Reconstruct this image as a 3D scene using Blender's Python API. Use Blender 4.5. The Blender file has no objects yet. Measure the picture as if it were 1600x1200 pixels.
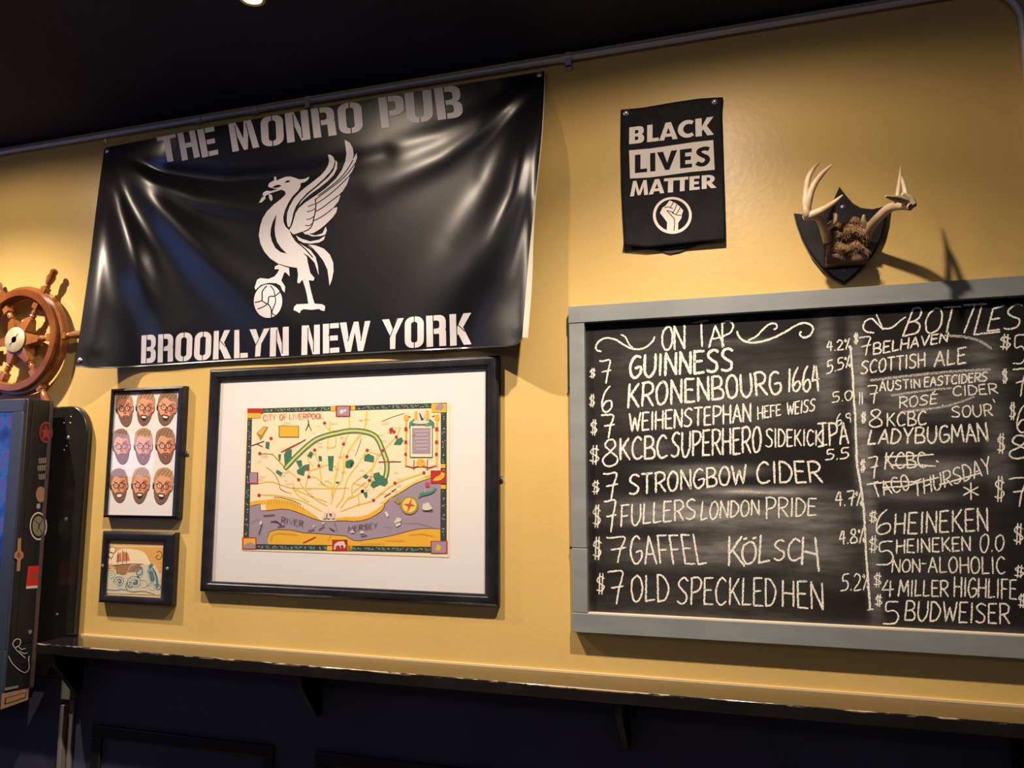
import bpy, bmesh, math, random
from mathutils import Vector, Matrix
from mathutils.geometry import delaunay_2d_cdt

# ------------------------------------------------------------------ camera, world, lamps, exposure
sc = bpy.context.scene
COL = sc.collection
YAW, PITCH, ROLL, FPX = -0.302604, 0.120298, -0.001163, 1200.0
CAM = Vector((0.0, -2.3, 1.65))
cy, sy, cp, sp = math.cos(YAW), math.sin(YAW), math.cos(PITCH), math.sin(PITCH)
FWD = Vector((sy*cp, cy*cp, sp)); RT = Vector((cy, -sy, 0)); UP = RT.cross(FWD)
RT, UP = (math.cos(ROLL)*RT + math.sin(ROLL)*UP), (-math.sin(ROLL)*RT + math.cos(ROLL)*UP)
cd = bpy.data.cameras.new('camera'); cam = bpy.data.objects.new('camera', cd); COL.objects.link(cam)
cd.sensor_width = 36.0; cd.lens = FPX*36/1600; cd.clip_start = 0.02
M3 = Matrix((RT, UP, -FWD)).transposed().to_4x4(); M3.translation = CAM; cam.matrix_world = M3
sc.camera = cam

sc.view_settings.view_transform = 'Standard'; sc.view_settings.look = 'None'
sc.view_settings.gamma = 1.0; sc.view_settings.use_curve_mapping = False
sc.view_settings.exposure = -0.15
w = bpy.data.worlds.new('world'); sc.world = w; w.use_nodes = True
w.node_tree.nodes['Background'].inputs[0].default_value = (0.55, 0.55, 0.8, 1)
w.node_tree.nodes['Background'].inputs[1].default_value = 0.042

CEIL = 3.02
LAMPS = [(-2.85, 235.0), (-1.38, 215.0), (-0.14, 225.0)]
SPILL = {-2.85: 20.0, -1.38: 22.0, -0.14: 30.0}
LAMP_Y = -0.90
def spot(x, y, z, energy, color, size, blend, radius, tgt):
    l = bpy.data.lights.new('spot_light', 'SPOT'); o = bpy.data.objects.new('spot_light', l); COL.objects.link(o)
    l.energy = energy; l.color = color; l.spot_size = math.radians(size); l.spot_blend = blend; l.shadow_soft_size = radius
    o.location = (x, y, z); d = Vector(tgt) - Vector((x, y, z)); o.rotation_euler = d.to_track_quat('-Z', 'Y').to_euler()
    return o
LY = {-2.85: -0.72, -1.38: -0.88, -0.14: -0.90}              # distance of each lamp from the wall
for lx, le in LAMPS:
    LAMP_Y = LY[lx]
    spot(lx, LAMP_Y, CEIL-0.03, le, (1.0, 0.83, 0.66), 132, 1.0, 0.022, (lx, LAMP_Y+0.12, 0))
    spot(lx, LAMP_Y, CEIL-0.03, SPILL[lx], (1.0, 0.80, 0.62), 176, 0.3, 0.03, (lx, LAMP_Y, 0))       # wide spill of the same lamp
spot(-1.323, -0.562, CEIL-0.03, 1.0, (1.0, 0.80, 0.60), 110, 0.8, 0.02, (-1.323, -0.562, 0))
# unseen fill light added behind the camera: a broad soft wash over the room
al = bpy.data.lights.new('fill_light', 'AREA'); ao = bpy.data.objects.new('fill_light', al); COL.objects.link(ao)
al.shape = 'RECTANGLE'; al.size = 3.0; al.size_y = 0.5; al.energy = 7.5; al.color = (1.0, 0.92, 0.90)
ao.location = (-0.6, -3.6, 2.9); ao.rotation_euler = (Vector((-0.8, 0, 1.4))-Vector(ao.location)).to_track_quat('-Z', 'Y').to_euler()

# ------------------------------------------------------------------ helpers
random.seed(7)
def ray(px, py): return RT*((px-800)/FPX) - UP*((py-600)/FPX) + FWD
def atY(px, py, Y=0.0):
    d = ray(px, py); return CAM + d*((Y-CAM.y)/d.y)
def atX(px, py, X):
    d = ray(px, py); return CAM + d*((X-CAM.x)/d.x)

def obj(name, me, parent=None):
    o = bpy.data.objects.new(name, me); COL.objects.link(o)
    if parent is not None: o.parent = parent
    return o
def tag(o, label, cat, group=None):
    o['label'] = label; o['category'] = cat
    if group: o['group'] = group
    return o
def structure(o): o['kind'] = 'structure'; return o
def empty(name, loc):
    o = bpy.data.objects.new(name, None); COL.objects.link(o); o.location = loc; o.empty_display_size = 0.05
    bpy.context.view_layer.update(); return o

class MB:
    """collects shapes in WORLD coordinates; build() links them as one mesh, local to the parent"""
    def __init__(s): s.v = []; s.f = []; s.m = []; s.n = None
    def add(s, vs, fs, mi=0):
        b = len(s.v); s.v += [Vector(v) for v in vs]
        s.f += [tuple(i+b for i in f) for f in fs]; s.m += [mi]*len(fs)
    def box(s, a, b, mi=0):
        x0, y0, z0 = a; x1, y1, z1 = b
        s.add([(x0,y0,z0),(x1,y0,z0),(x1,y1,z0),(x0,y1,z0),(x0,y0,z1),(x1,y0,z1),(x1,y1,z1),(x0,y1,z1)],
              [(0,3,2,1),(4,5,6,7),(0,1,5,4),(1,2,6,5),(2,3,7,6),(3,0,4,7)], mi)
    def tube(s, pts, rad, n=12, mi=0, caps=True):
        pts = [Vector(p) for p in pts]; N = len(pts)
        rad = rad if isinstance(rad, (list, tuple)) else [rad]*N
        t0 = (pts[1]-pts[0]).normalized(); u = t0.orthogonal().normalized(); rings = []
        for i, p in enumerate(pts):
            t = (pts[min(i+1, N-1)]-pts[max(i-1, 0)]).normalized()
            u = (u - t*u.dot(t)).normalized(); v = t.cross(u)
            rings.append([p + (u*math.cos(2*math.pi*k/n)+v*math.sin(2*math.pi*k/n))*rad[i] for k in range(n)])
        vs = [q for r in rings for q in r]; fs = []
        for i in range(N-1):
            for k in range(n):
                fs.append((i*n+k, i*n+(k+1) % n, (i+1)*n+(k+1) % n, (i+1)*n+k))
        if caps: fs += [tuple(range(n))[::-1], tuple(range((N-1)*n, N*n))]
        s.add(vs, fs, mi)
    def lathe(s, c, axis, prof, n=24, mi=0):
        """prof: list of (distance along axis, radius)"""
        axis = Vector(axis).normalized(); c = Vector(c)
        s.tube([c+axis*a for a, r in prof], [max(r, 1e-4) for a, r in prof], n, mi)
    def prism(s, outline, y0, y1, mi=0):
        """outline [(x,z)] extruded along y from y0 (front) to y1"""
        n = len(outline)
        vs = [(x, y0, z) for x, z in outline]+[(x, y1, z) for x, z in outline]
        fs = [tuple(range(n)), tuple(range(n, 2*n))[::-1]]+[(i, i+n, (i+1) % n+n, (i+1) % n) for i in range(n)]
        s.add(vs, fs, mi)
    def build(s, name, mats, parent=None, smooth=False, bevel=0, seg=2, autos=None, normals=None, flat=False):
        inv = parent.matrix_world.inverted() if parent is not None else Matrix()
        par = parent
        me = bpy.data.meshes.new(name)
        off = Vector((0, 0, 0))
        if parent is None:  # put the origin at the thing
            lo = Vector([min(v[i] for v in s.v) for i in range(3)]); hi = Vector([max(v[i] for v in s.v) for i in range(3)])
            off = (lo+hi)/2
        me.from_pydata([(inv @ v)-off for v in s.v], [], s.f)
        for m in (mats if isinstance(mats, (list, tuple)) else [mats]): me.materials.append(m)
        me.polygons.foreach_set('material_index', s.m)
        bm = bmesh.new(); bm.from_mesh(me)
        if normals is None and not flat: bmesh.ops.recalc_face_normals(bm, faces=bm.faces)
        else:                              # sheets and prints face the room
            bm.normal_update()
            fl = [f for f in bm.faces if f.normal.y > 0]
            if fl: bmesh.ops.reverse_faces(bm, faces=fl)
        bm.to_mesh(me); bm.free()
        me.update()
        if smooth or bevel:
            me.polygons.foreach_set('use_smooth', [True]*len(me.polygons))
            if normals is None:
                me.set_sharp_from_angle(angle=math.radians(autos or 40))
        if normals is not None:
            me.polygons.foreach_set('use_smooth', [True]*len(me.polygons))
            me.normals_split_custom_set_from_vertices(normals)
        o = obj(name, me, par); o.location = off
        bpy.context.view_layer.update()
        if bevel:
            md = o.modifiers.new('bevel', 'BEVEL'); md.width = bevel; md.segments = seg; md.limit_method = 'ANGLE'; md.angle_limit = math.radians(35)
        return o

def mat(name, col, rough=0.5, metal=0.0, spec=0.5, emit=None, es=0.0, coat=0.0):
    m = bpy.data.materials.new(name); m.use_nodes = True
    b = m.node_tree.nodes['Principled BSDF']
    b.inputs['Base Color'].default_value = (*col, 1); b.inputs['Roughness'].default_value = rough
    b.inputs['Metallic'].default_value = metal; b.inputs['Specular IOR Level'].default_value = spec
    b.inputs['Coat Weight'].default_value = coat
    if emit: b.inputs['Emission Color'].default_value = (*emit, 1); b.inputs['Emission Strength'].default_value = es
    return m
def noisy(m, c1, c2, scale=8, detail=4, lo=0.35, hi=0.65, stretch=(1,1,1), bump=0.0, bscale=200, bdist=0.001):
    nt = m.node_tree; b = nt.nodes['Principled BSDF']
    tc = nt.nodes.new('ShaderNodeTexCoord'); mp = nt.nodes.new('ShaderNodeMapping'); mp.inputs['Scale'].default_value = stretch
    no = nt.nodes.new('ShaderNodeTexNoise'); no.inputs['Scale'].default_value = scale; no.inputs['Detail'].default_value = detail
    cr = nt.nodes.new('ShaderNodeValToRGB'); cr.color_ramp.elements[0].position = lo; cr.color_ramp.elements[1].position = hi
    cr.color_ramp.elements[0].color = (*c1, 1); cr.color_ramp.elements[1].color = (*c2, 1)
    L = nt.links.new
    L(tc.outputs['Object'], mp.inputs[0]); L(mp.outputs[0], no.inputs['Vector']); L(no.outputs['Fac'], cr.inputs[0]); L(cr.outputs[0], b.inputs['Base Color'])
    if bump:
        n2 = nt.nodes.new('ShaderNodeTexNoise'); n2.inputs['Scale'].default_value = bscale; n2.inputs['Detail'].default_value = 3
        bp = nt.nodes.new('ShaderNodeBump'); bp.inputs['Strength'].default_value = bump; bp.inputs['Distance'].default_value = bdist
        L(tc.outputs['Object'], n2.inputs['Vector']); L(n2.outputs['Fac'], bp.inputs['Height']); L(bp.outputs[0], b.inputs['Normal'])
    return m
def srgb(r, g, b):
    return tuple((c/255/12.92 if c/255 <= .04045 else ((c/255+.055)/1.055)**2.4) for c in (r, g, b))

# ---- 2D filling
def inpoly(x, y, P):
    c = False; j = len(P)-1
    for i in range(len(P)):
        xi, yi = P[i]; xj, yj = P[j]
        if (yi > y) != (yj > y) and x < (xj-xi)*(y-yi)/(yj-yi)+xi: c = not c
        j = i
    return c
def fill2d(adds, subs=(), step=None):
    V = []; Ed = []
    for P in list(adds)+list(subs):
        b = len(V); n = len(P)
        if step:
            Q = []
            for i in range(n):
                a, c = P[i], P[(i+1) % n]; k = max(1, int(math.hypot(c[0]-a[0], c[1]-a[1])/step))
                Q += [(a[0]+(c[0]-a[0])*j/k, a[1]+(c[1]-a[1])*j/k) for j in range(k)]
            P = Q; n = len(P)
        V += [Vector(p) for p in P]; Ed += [(b+i, b+(i+1) % n) for i in range(n)]
    def inside(x, y): return any(inpoly(x, y, P) for P in adds) and not any(inpoly(x, y, P) for P in subs)
    if step:
        xs = [p[0] for P in adds for p in P]; ys = [p[1] for P in adds for p in P]
        y = min(ys)+step*.5
        while y < max(ys):
            x = min(xs)+step*.5
            while x < max(xs):
                if inside(x, y): V.append(Vector((x+random.uniform(-.1, .1)*step, y+random.uniform(-.1, .1)*step)))
                x += step
            y += step
    r = delaunay_2d_cdt(V, Ed, [], 0, 1e-5)
    vs = [tuple(v) for v in r[0]]; fs = []
    for f in r[2]:
        cx = sum(vs[i][0] for i in f)/len(f); cy_ = sum(vs[i][1] for i in f)/len(f)
        if inside(cx, cy_): fs.append(tuple(f))
    return vs, fs
def catmull(P, k=5, closed=False):
    out = []; n = len(P)
    for i in range(n if closed else n-1):
        g = (lambda j: P[j % n]) if closed else (lambda j: P[max(0, min(n-1, j))])
        p0, p1, p2, p3 = g(i-1), g(i), g(i+1), g(i+2)
        for q in range(k):
            t = q/k
            out.append(tuple(.5*((2*p1[c])+(-p0[c]+p2[c])*t+(2*p0[c]-5*p1[c]+4*p2[c]-p3[c])*t*t+(-p0[c]+3*p1[c]-3*p2[c]+p3[c])*t**3) for c in range(len(p1))))
    if not closed: out.append(tuple(P[-1]))
    return out
def ribbon(P, wd, jit=0.0, caps=True):
    """strip around a 2D polyline -> verts, quads"""
    n = len(P); L = []; R_ = []
    for i in range(n):
        a = P[max(0, i-1)]; b = P[min(n-1, i+1)]; dx, dy = b[0]-a[0], b[1]-a[1]; l = math.hypot(dx, dy) or 1
        nx, ny = -dy/l, dx/l
        ww = (wd[i] if isinstance(wd, (list, tuple)) else wd)*.5
        k1 = ww*(1+random.uniform(-jit, jit)); k2 = ww*(1+random.uniform(-jit, jit))
        px, py = P[i]
        if caps and i in (0, n-1):
            s_ = -1 if i == 0 else 1; px += s_*dx/l*ww*.6; py += s_*dy/l*ww*.6; k1 *= .7; k2 *= .7
        L.append((px+nx*k1, py+ny*k1)); R_.append((px-nx*k2, py-ny*k2))
    return L+R_, [(i, i+1, n+i+1, n+i) for i in range(n-1)]
def dense(P, st=4.0):
    out = []
    for a, b in zip(P, P[1:]):
        k = max(1, int(math.hypot(b[0]-a[0], b[1]-a[1])/st)); out += [(a[0]+(b[0]-a[0])*j/k, a[1]+(b[1]-a[1])*j/k) for j in range(k)]
    return out+[P[-1]]
def strokepoly(P, wd):
    v, f = ribbon(P, wd, caps=False); n = len(P); return v[:n]+v[n:][::-1]
def ell(cx, cy_, rx, ry, n=24, rot=0):
    c, s = math.cos(rot), math.sin(rot)
    return [(cx+rx*math.cos(2*math.pi*i/n)*c-ry*math.sin(2*math.pi*i/n)*s, cy_+rx*math.cos(2*math.pi*i/n)*s+ry*math.sin(2*math.pi*i/n)*c) for i in range(n)]

class Decal:
    """flat print: layers of 2D shapes (photo-measured) mapped by fn(px,py) on a plane, stacked by a hair"""
    def __init__(s, fn, dy=0.00025): s.fn = fn; s.mb = MB(); s.layer = 0; s.dy = dy
    def lift(s, vs): return [s.fn(x, y)+Vector((0, -s.dy*s.layer, 0)) for x, y in vs]
    def fill(s, adds, mi, subs=()):
        s.layer += 1; v, f = fill2d(adds, subs); s.mb.add(s.lift(v), f, mi)
    def polys(s, Ps, mi):
        s.layer += 1
        for P in Ps: v, f = fill2d([P]); s.mb.add(s.lift(v), f, mi)
    def lines(s, Ps, wd, mi, smooth=0, jit=0.0):
        s.layer += 1
        for P in Ps:
            if smooth: P = catmull(P, smooth)
            v, f = ribbon(P, wd, jit); s.mb.add(s.lift(v), f, mi)

# ---- single stroke hand lettering
SF = {
'A':[[(0,0),(.5,1),(1,0)],[(.18,.36),(.82,.36)]],
'B':[[(.05,0),(.05,1)],[(.05,1),(.6,1),(.85,.85),(.8,.62),(.5,.52),(.05,.5)],[(.5,.52),(.9,.4),(1,.2),(.8,.03),(.05,0)]],
'C':[[(.95,.88),(.6,1),(.2,.82),(.03,.45),(.2,.1),(.55,0),(.98,.12)]],
'D':[[(.05,0),(.05,1)],[(.02,1),(.5,.95),(.95,.65),(.95,.35),(.6,.06),(.02,0)]],
'E':[[(.05,0),(.05,1)],[(.05,1),(.95,1)],[(.05,.53),(.8,.53)],[(.05,0),(1,0)]],
'F':[[(.1,0),(.1,1)],[(0,1),(1,1)],[(.1,.5),(.85,.5)]],
'G':[[(.9,.92),(.55,1),(.18,.8),(.03,.4),(.25,.04),(.6,0),(.97,.2),(.97,.45),(.5,.42)]],
'H':[[(.05,0),(.05,1)],[(.95,0),(.95,1)],[(.05,.5),(.95,.5)]],
'I':[[(.5,0),(.5,1)]],
'J':[[(.6,1),(.6,.2),(.3,0),(0,.15)]],
'K':[[(.1,0),(.1,1)],[(.9,1),(.12,.42)],[(.3,.55),(1,0)]],
'L':[[(.1,1),(.05,0),(1,.05)]],
'M':[[(0,0),(.12,1)],[(.12,1),(.5,.3),(.88,1)],[(.88,1),(1,0)]],
'N':[[(.05,0),(.05,1)],[(.05,1),(.95,0)],[(.95,0),(.95,1)]],
'O':[[(.5,1),(.15,.82),(.02,.45),(.2,.08),(.5,0),(.85,.15),(.98,.55),(.82,.9),(.5,1)]],
'P':[[(.08,0),(.08,1)],[(.0,.98),(.6,1),(.98,.85),(.9,.6),(.5,.47),(.08,.44)]],
'Q':[[(.5,1),(.02,.5),(.5,0),(.98,.5),(.5,1)],[(.6,.3),(1,-.05)]],
'R':[[(.08,0),(.08,1)],[(.0,.98),(.6,1),(.95,.85),(.88,.6),(.5,.48),(.08,.45)],[(.4,.48),(1,0)]],
'S':[[(.95,.9),(.6,1),(.2,.9),(.12,.7),(.5,.52),(.88,.35),(.8,.1),(.4,0),(.03,.08)]],
'T':[[(.5,0),(.5,1)],[(0,1),(1,1)]],
'U':[[(.05,1),(.05,.3),(.3,0),(.65,.02),(.95,.35),(.95,1)]],
'V':[[(0,1),(.5,0),(1,1)]],
'W':[[(0,1),(.25,0),(.5,.75),(.78,0),(1,1)]],
'X':[[(0,0),(1,1)],[(0,1),(1,0)]],
'Y':[[(0,1),(.5,.45),(1,1)],[(.5,.45),(.5,0)]],
'Z':[[(0,1),(1,1),(0,0),(1,0)]],
'0':[[(.5,1),(.12,.8),(.03,.4),(.3,.02),(.7,.05),(.97,.5),(.85,.9),(.5,1)]],
'1':[[(.5,1),(.5,0)]],
'2':[[(.05,.8),(.4,1),(.85,.85),(.75,.5),(.05,.02),(1,.03)]],
'4':[[(.5,1),(0,.4),(1,.45)],[(.75,.95),(.7,0)]],
'5':[[(.95,1),(.25,.97),(.2,.58),(.7,.6),(.97,.35),(.7,.05),(.0,.02)]],
'6':[[(.75,1),(.3,.75),(.05,.35),(.15,.05),(.55,0),(.95,.2),(.85,.42),(.4,.4),(.1,.2)]],
'7':[[(0,.98),(.3,1),(1,1),(.75,.5),(.6,0)],[(.25,.5),(1.05,.58)]],
'8':[[(.55,.55),(.15,.75),(.3,.97),(.7,1),(.85,.78),(.5,.52),(.05,.3),(.1,.06),(.5,0),(.95,.12),(.95,.35),(.55,.55)]],
'9':[[(.9,.95),(.5,1),(.1,.8),(.3,.55),(.85,.65),(.9,.95),(.8,0)]],
'%':[[(.15,.95),(.0,.8),(.2,.7),(.3,.85),(.15,.95)],[(.9,1),(.1,0)],[(.8,.3),(.65,.15),(.8,.0),(.95,.15),(.8,.3)]],
'$':[[(.9,.75),(.4,.85),(.1,.65),(.5,.5),(.9,.35),(.6,.15),(.05,.2)],[(.4,1),(.3,0)],[(.72,1),(.62,0)]],
'.':[[(.4,0),(.6,.06)]], '-':[[(0,.5),(1,.52)]],
"'":[[(.6,1.05),(.4,.8)]],
'*':[[(.5,1),(.5,0)],[(0,.75),(1,.25)],[(0,.25),(1,.75)]],
']':[[(0,1),(1,1)],[(.6,1),(.55,0)],[(0,0),(1,.03)]],
}
SMOOTH = set('BCDGOPQRSU0256789J$')
ADV = {'I':.3,'1':.3,'.':.22,"'":.25,'M':1.25,'W':1.35,'L':.8,'E':.85,'F':.85,'%':.9,'-':.5,'4':.9}
def word_strokes(text, bl, br, tr, tl, gap=.26, jit=.02):
    """polylines (2D) of hand lettering fitted in a quad"""
    ws = [.5 if c == ' ' else ADV.get(c, 1.0) for c in text]; tot = sum(ws)+gap*(len(text)-1); x = 0; out = []
    for c, wd in zip(text, ws):
        for st in SF.get(c, []):
            P = []
            for i, (u, v) in enumerate(st):
                u = x+u*wd + random.uniform(-jit, jit); v = v+random.uniform(-jit, jit)
                u /= tot
                P.append(((bl[0]*(1-u)+br[0]*u)*(1-v)+(tl[0]*(1-u)+tr[0]*u)*v, (bl[1]*(1-u)+br[1]*u)*(1-v)+(tl[1]*(1-u)+tr[1]*u)*v))
            if c in SMOOTH and len(P) > 3: P = catmull(P, 4)
            out.append(P)
        x += wd+gap
    return out

# ---- heavy lettering built of filled shapes, unit height, own width
def rc(x0, y0, x1, y1): return [(x0,y0),(x1,y0),(x1,y1),(x0,y1)]
def rr(x0, y0, x1, y1, r, cs='1111', n=5):
    """rounded rect, corners order: bl br tr tl"""
    P = []
    for k, (cx, cy_, a) in enumerate(((x0+r,y0+r,180),(x1-r,y0+r,270),(x1-r,y1-r,0),(x0+r,y1-r,90))):
        if cs[k] == '1':
            P += [(cx+r*math.cos(math.radians(a+90*i/n)), cy_+r*math.sin(math.radians(a+90*i/n))) for i in range(n+1)]
        else: P.append(((x0,y0),(x1,y0),(x1,y1),(x0,y1))[k])
    return P
def heavy(c, S=.2, B=.17, stencil=True):
    """(width, add polygons, subtract polygons)"""
    g = .028; W = .6; A = []; D = []
    gp = lambda x, y0=-.1, y1=1.1: D.append(rc(x-g/2, y0, x+g/2, y1)) if stencil else None
    if c == 'T': A = [rc(0,1-B,W,1), rc(W/2-S/2,0,W/2+S/2,1)]
    elif c == 'H': A = [rc(0,0,S,1), rc(W-S,0,W,1), rc(0,.5-B/2,W,.5+B/2)]
    elif c == 'E': W = .52; A = [rc(0,0,S,1), rc(0,0,W,B), rc(0,1-B,W,1), rc(0,.5-B/2,W*.92,.5+B/2)]; gp(S+g/2, -.1 if stencil else 0)
    elif c == 'L': W = .5; A = [rc(0,0,S,1), rc(0,0,W,B)]; gp(S+g/2)
    elif c == 'I': W = S; A = [rc(0,0,S,1)]
    elif c == 'O': A = [rr(0,0,W,1,.24)]; D = [rr(S,B,W-S,1-B,.08)]; gp(W/2)
    elif c == 'U': A = [rr(0,0,W,1,.24,'1100')]; D = [rr(S,B,W-S,1.2,.08,'1100')]; gp(W/2, -.1, .3)
    elif c in 'PRB':
        A = [rc(0,0,S,1)]
        if c == 'P': A += [rr(0,.36,W,1,.2,'0110')]; D = [rr(S,.36+B,W-S,1-B,.08,'0110')]
        if c == 'R': A += [rr(0,.40,W,1,.2,'0110'), rr(W-S-.01,0,W,.5,.05,'0000'), rc(S,.40,W-.03,.40+B)]; D = [rr(S,.40+B,W-S,1-B,.08,'0110')]
        if c == 'R' and not stencil: A = [rc(0,0,S,1), rr(0,.38,W,1,.28,'0110'), [(.2,.42),(.42,.45),(.68,0),(.43,0)]]; D = [rr(S,.38+B*.9,W-S*.9,1-B*.9,.1,'0110')]
        if c == 'B': A += [rr(0,.47,W*.97,1,.2,'0110'), rr(0,0,W,.53,.2,'0110')]; D = [rr(S,.5+B*.42,W-S,1-B,.08,'0110'), rr(S,B,W-S,.5-B*.42,.08,'0110')]
        gp(S+g/2)
    elif c == 'N': W = .62; A = [rc(0,0,S,1), rc(W-S,0,W,1), [(S*.95,1),(W-S,.28),(W-S,0),(W-S-.02,0),(S*.2,.95)]]; D = [] ; gp(S+g/2, -.1, .93); gp(W-S-g/2, .08, 1.1); A[2] = [(S*.6,1),(S+.04,1),(W-S,.33),(W-S,0),(W-S-.04,0),(S,.62)]
    elif c == 'M':
        W = .82; A = [rc(0,0,S,1), rc(W-S,0,W,1), [(S*.5,1),(S+.06,1),(W/2+.02,.3),(W/2,0),(W/2-.06,0),(S,.62)], [(W-S*.5,1),(W-S-.06,1),(W/2-.02,.3),(W/2,0),(W/2+.06,0),(W-S,.62)]]
        gp(S+g/2, -.1, .9); gp(W-S-g/2, -.1, .9)
        if not stencil: A = [[(0,0),(.13,1),(.30,1),(.24,0)][:0] or [(0,0),(.12,1),(.30,1),(.22,0)], [(.16,1),(.30,1),(.55,.12),(.45,0),(.40,.1)], [(.84,1),(.70,1),(.45,.12),(.55,0),(.60,.1)], [(1.0,0),(.88,1),(.70,1),(.78,0)]]; W = 1.0; D = []
    elif c == 'W':
        W = .92; A = [[(0,1),(S,1),(.33,0),(.17,0)], [(.17,0),(.34,0),(.52,1),(.40,1)], [(.40,1),(.56,1),(.74,0),(.58,0)], [(.58,0),(.75,0),(W,1),(W-.18,1)]]
        if stencil: D = [strokepoly([(.235,.35),(.42,1.05)], g), strokepoly([(.655,.35),(.745,1.05)], g)]
    elif c == 'Y':
        W = .68; A = [[(0,1),(S+.02,1),(W/2+.08,.45),(W/2-.1,.45)], [(W,1),(W-S-.02,1),(W/2-.08,.45),(W/2+.1,.45)], rc(W/2-S/2,0,W/2+S/2,.52)]
        if stencil: D = [strokepoly([(W/2-.1,.40),(W/2+.14,1.0)], g)]
    elif c == 'K':
        W = .66; A = [rc(0,0,S,1), [(S,.52),(.42,1),(W,1),(S+.12,.42),(S,.3)], [(S+.02,.56),(.34,.70),(W,0),(.42,0),(S,.48)]]
        gp(S+g/2)
        if stencil: D.append(strokepoly([(S+.06,.64),(.46,.42)], g))
    elif c == 'V': W = .8; A = [[(0,1),(.24,1),(.42,.30),(.40,0),(.32,0)], [(.8,1),(.56,1),(.38,.30),(.40,0),(.48,0)]]
    elif c == 'A': W = .85; A = [[(0,0),(.30,1),(.55,1),(.85,0),(.62,0),(.425,.70),(.23,0)], rc(.2,.18,.65,.36)]
    elif c in 'CS':
        if c == 'C':
            W = .72; o = [(.5+.5*math.cos(math.radians(a)), .5+.5*math.sin(math.radians(a))) for a in range(52, 309, 8)]
            i_ = [(.54+.27*math.cos(math.radians(a)), .5+.28*math.sin(math.radians(a))) for a in range(308, 51, -8)]
            A = [[(x*.9, y) for x, y in o+i_]]
        else:
            W = .6; A = [strokepoly(catmull([(.54,.84),(.38,.905),(.18,.86),(.13,.72),(.28,.56),(.44,.44),(.47,.26),(.34,.10),(.18,.10),(.03,.20)], 5), .205)]
    return W, A, D
def place(polys, W, bl, br, tr, tl):
    out = []
    for P in polys:
        Q = []
        for x, y in P:
            u = x/W
            Q.append(((bl[0]*(1-u)+br[0]*u)*(1-y)+(tl[0]*(1-u)+tr[0]*u)*y, (bl[1]*(1-u)+br[1]*u)*(1-y)+(tl[1]*(1-u)+tr[1]*u)*y))
        out.append(Q)
    return out
def crop(ox, oy, s): return lambda x, y: (ox+x/s, oy+y/s)
def crops(f, P): return [f(*p) for p in P]

# ------------------------------------------------------------------ materials
m_wall = noisy(mat('mustard_wall_paint', (.6,.4,.1), .37, spec=.5), (.57,.385,.125), (.62,.425,.142), 2.2, 5, .3, .7, bump=.25, bscale=55, bdist=.002)
m_navy = noisy(mat('navy_black_paint', (.01,.01,.02), .55, spec=.3), (.045,.047,.082), (.062,.064,.105), 3, 4, bump=.1)
m_ceil = noisy(mat('black_ceiling_paint', (.008,.008,.01), .8, spec=.2), (.020,.020,.038), (.028,.028,.048), 3, 4)
m_floor = noisy(mat('dark_floor_boards', (.03,.02,.015), .4), (.02,.014,.01), (.045,.03,.02), 4, 5, stretch=(1,12,1))
m_shelf = noisy(mat('glossy_shelf_paint', (.02,.017,.016), .13, spec=.8, coat=.5), (.008,.007,.007), (.013,.011,.010), 6, 4)
def wear_edge(m, z0, y0):
    """bare wood where the paint is chipped off along the top front arris"""
    nt = m.node_tree; L = nt.links.new; b = nt.nodes['Principled BSDF']; src = b.inputs['Base Color'].links[0].from_socket
    ge = nt.nodes.new('ShaderNodeNewGeometry'); sx = nt.nodes.new('ShaderNodeSeparateXYZ'); L(ge.outputs['Position'], sx.inputs[0])
    def rng(sock, a, c, lo=0, hi=1):
        r = nt.nodes.new('ShaderNodeMapRange'); r.inputs[1].default_value = a; r.inputs[2].default_value = c; r.inputs[3].default_value = lo; r.inputs[4].default_value = hi; L(sock, r.inputs[0]); return r.outputs[0]
    def mul(p, q): n = nt.nodes.new('ShaderNodeMath'); n.operation = 'MULTIPLY'; L(p, n.inputs[0]); L(q, n.inputs[1]); return n.outputs[0]
    mp = nt.nodes.new('ShaderNodeMapping'); mp.inputs['Scale'].default_value = (26, 240, 240); L(ge.outputs['Position'], mp.inputs[0])
    no = nt.nodes.new('ShaderNodeTexNoise'); no.inputs['Scale'].default_value = 1; no.inputs['Detail'].default_value = 5; L(mp.outputs[0], no.inputs['Vector'])
    n2 = nt.nodes.new('ShaderNodeTexNoise'); n2.inputs['Scale'].default_value = 1.6; L(ge.outputs['Position'], n2.inputs['Vector'])
    f = mul(rng(sx.outputs[2], z0-.0055, z0-.0005), rng(sx.outputs[1], y0+.0045, y0+.001))
    g = nt.nodes.new('ShaderNodeMath'); g.operation = 'ADD'; L(no.outputs['Fac'], g.inputs[0]); L(rng(n2.outputs['Fac'], .4, .65, -.16, .16), g.inputs[1])
    f = mul(f, rng(g.outputs[0], .47, .56))
    x = nt.nodes.new('ShaderNodeMix'); x.data_type = 'RGBA'; L(f, x.inputs['Factor']); L(src, x.inputs['A']); x.inputs['B'].default_value = (.55,.42,.28,1); L(x.outputs['Result'], b.inputs['Base Color'])
m_bracket = mat('black_bracket_paint', (.008,.007,.008), .5)
m_steel = mat('galvanised_steel', (.52,.50,.52), .5, .4)
m_screw = mat('bright_screw', (.7,.66,.58), .3, .9)
m_black = noisy(mat('black_frame_lacquer', (.012,.011,.014), .32, spec=.5), (.009,.0085,.011), (.016,.015,.018), 20, 3)
m_vinyl = mat('black_vinyl', (.006,.006,.009), .32, spec=.7)
m_vprint = mat('white_vinyl_print', (.66,.62,.64), .45, spec=.4)
m_vedge = mat('white_vinyl_edge', (.75,.68,.6), .6)
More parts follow.
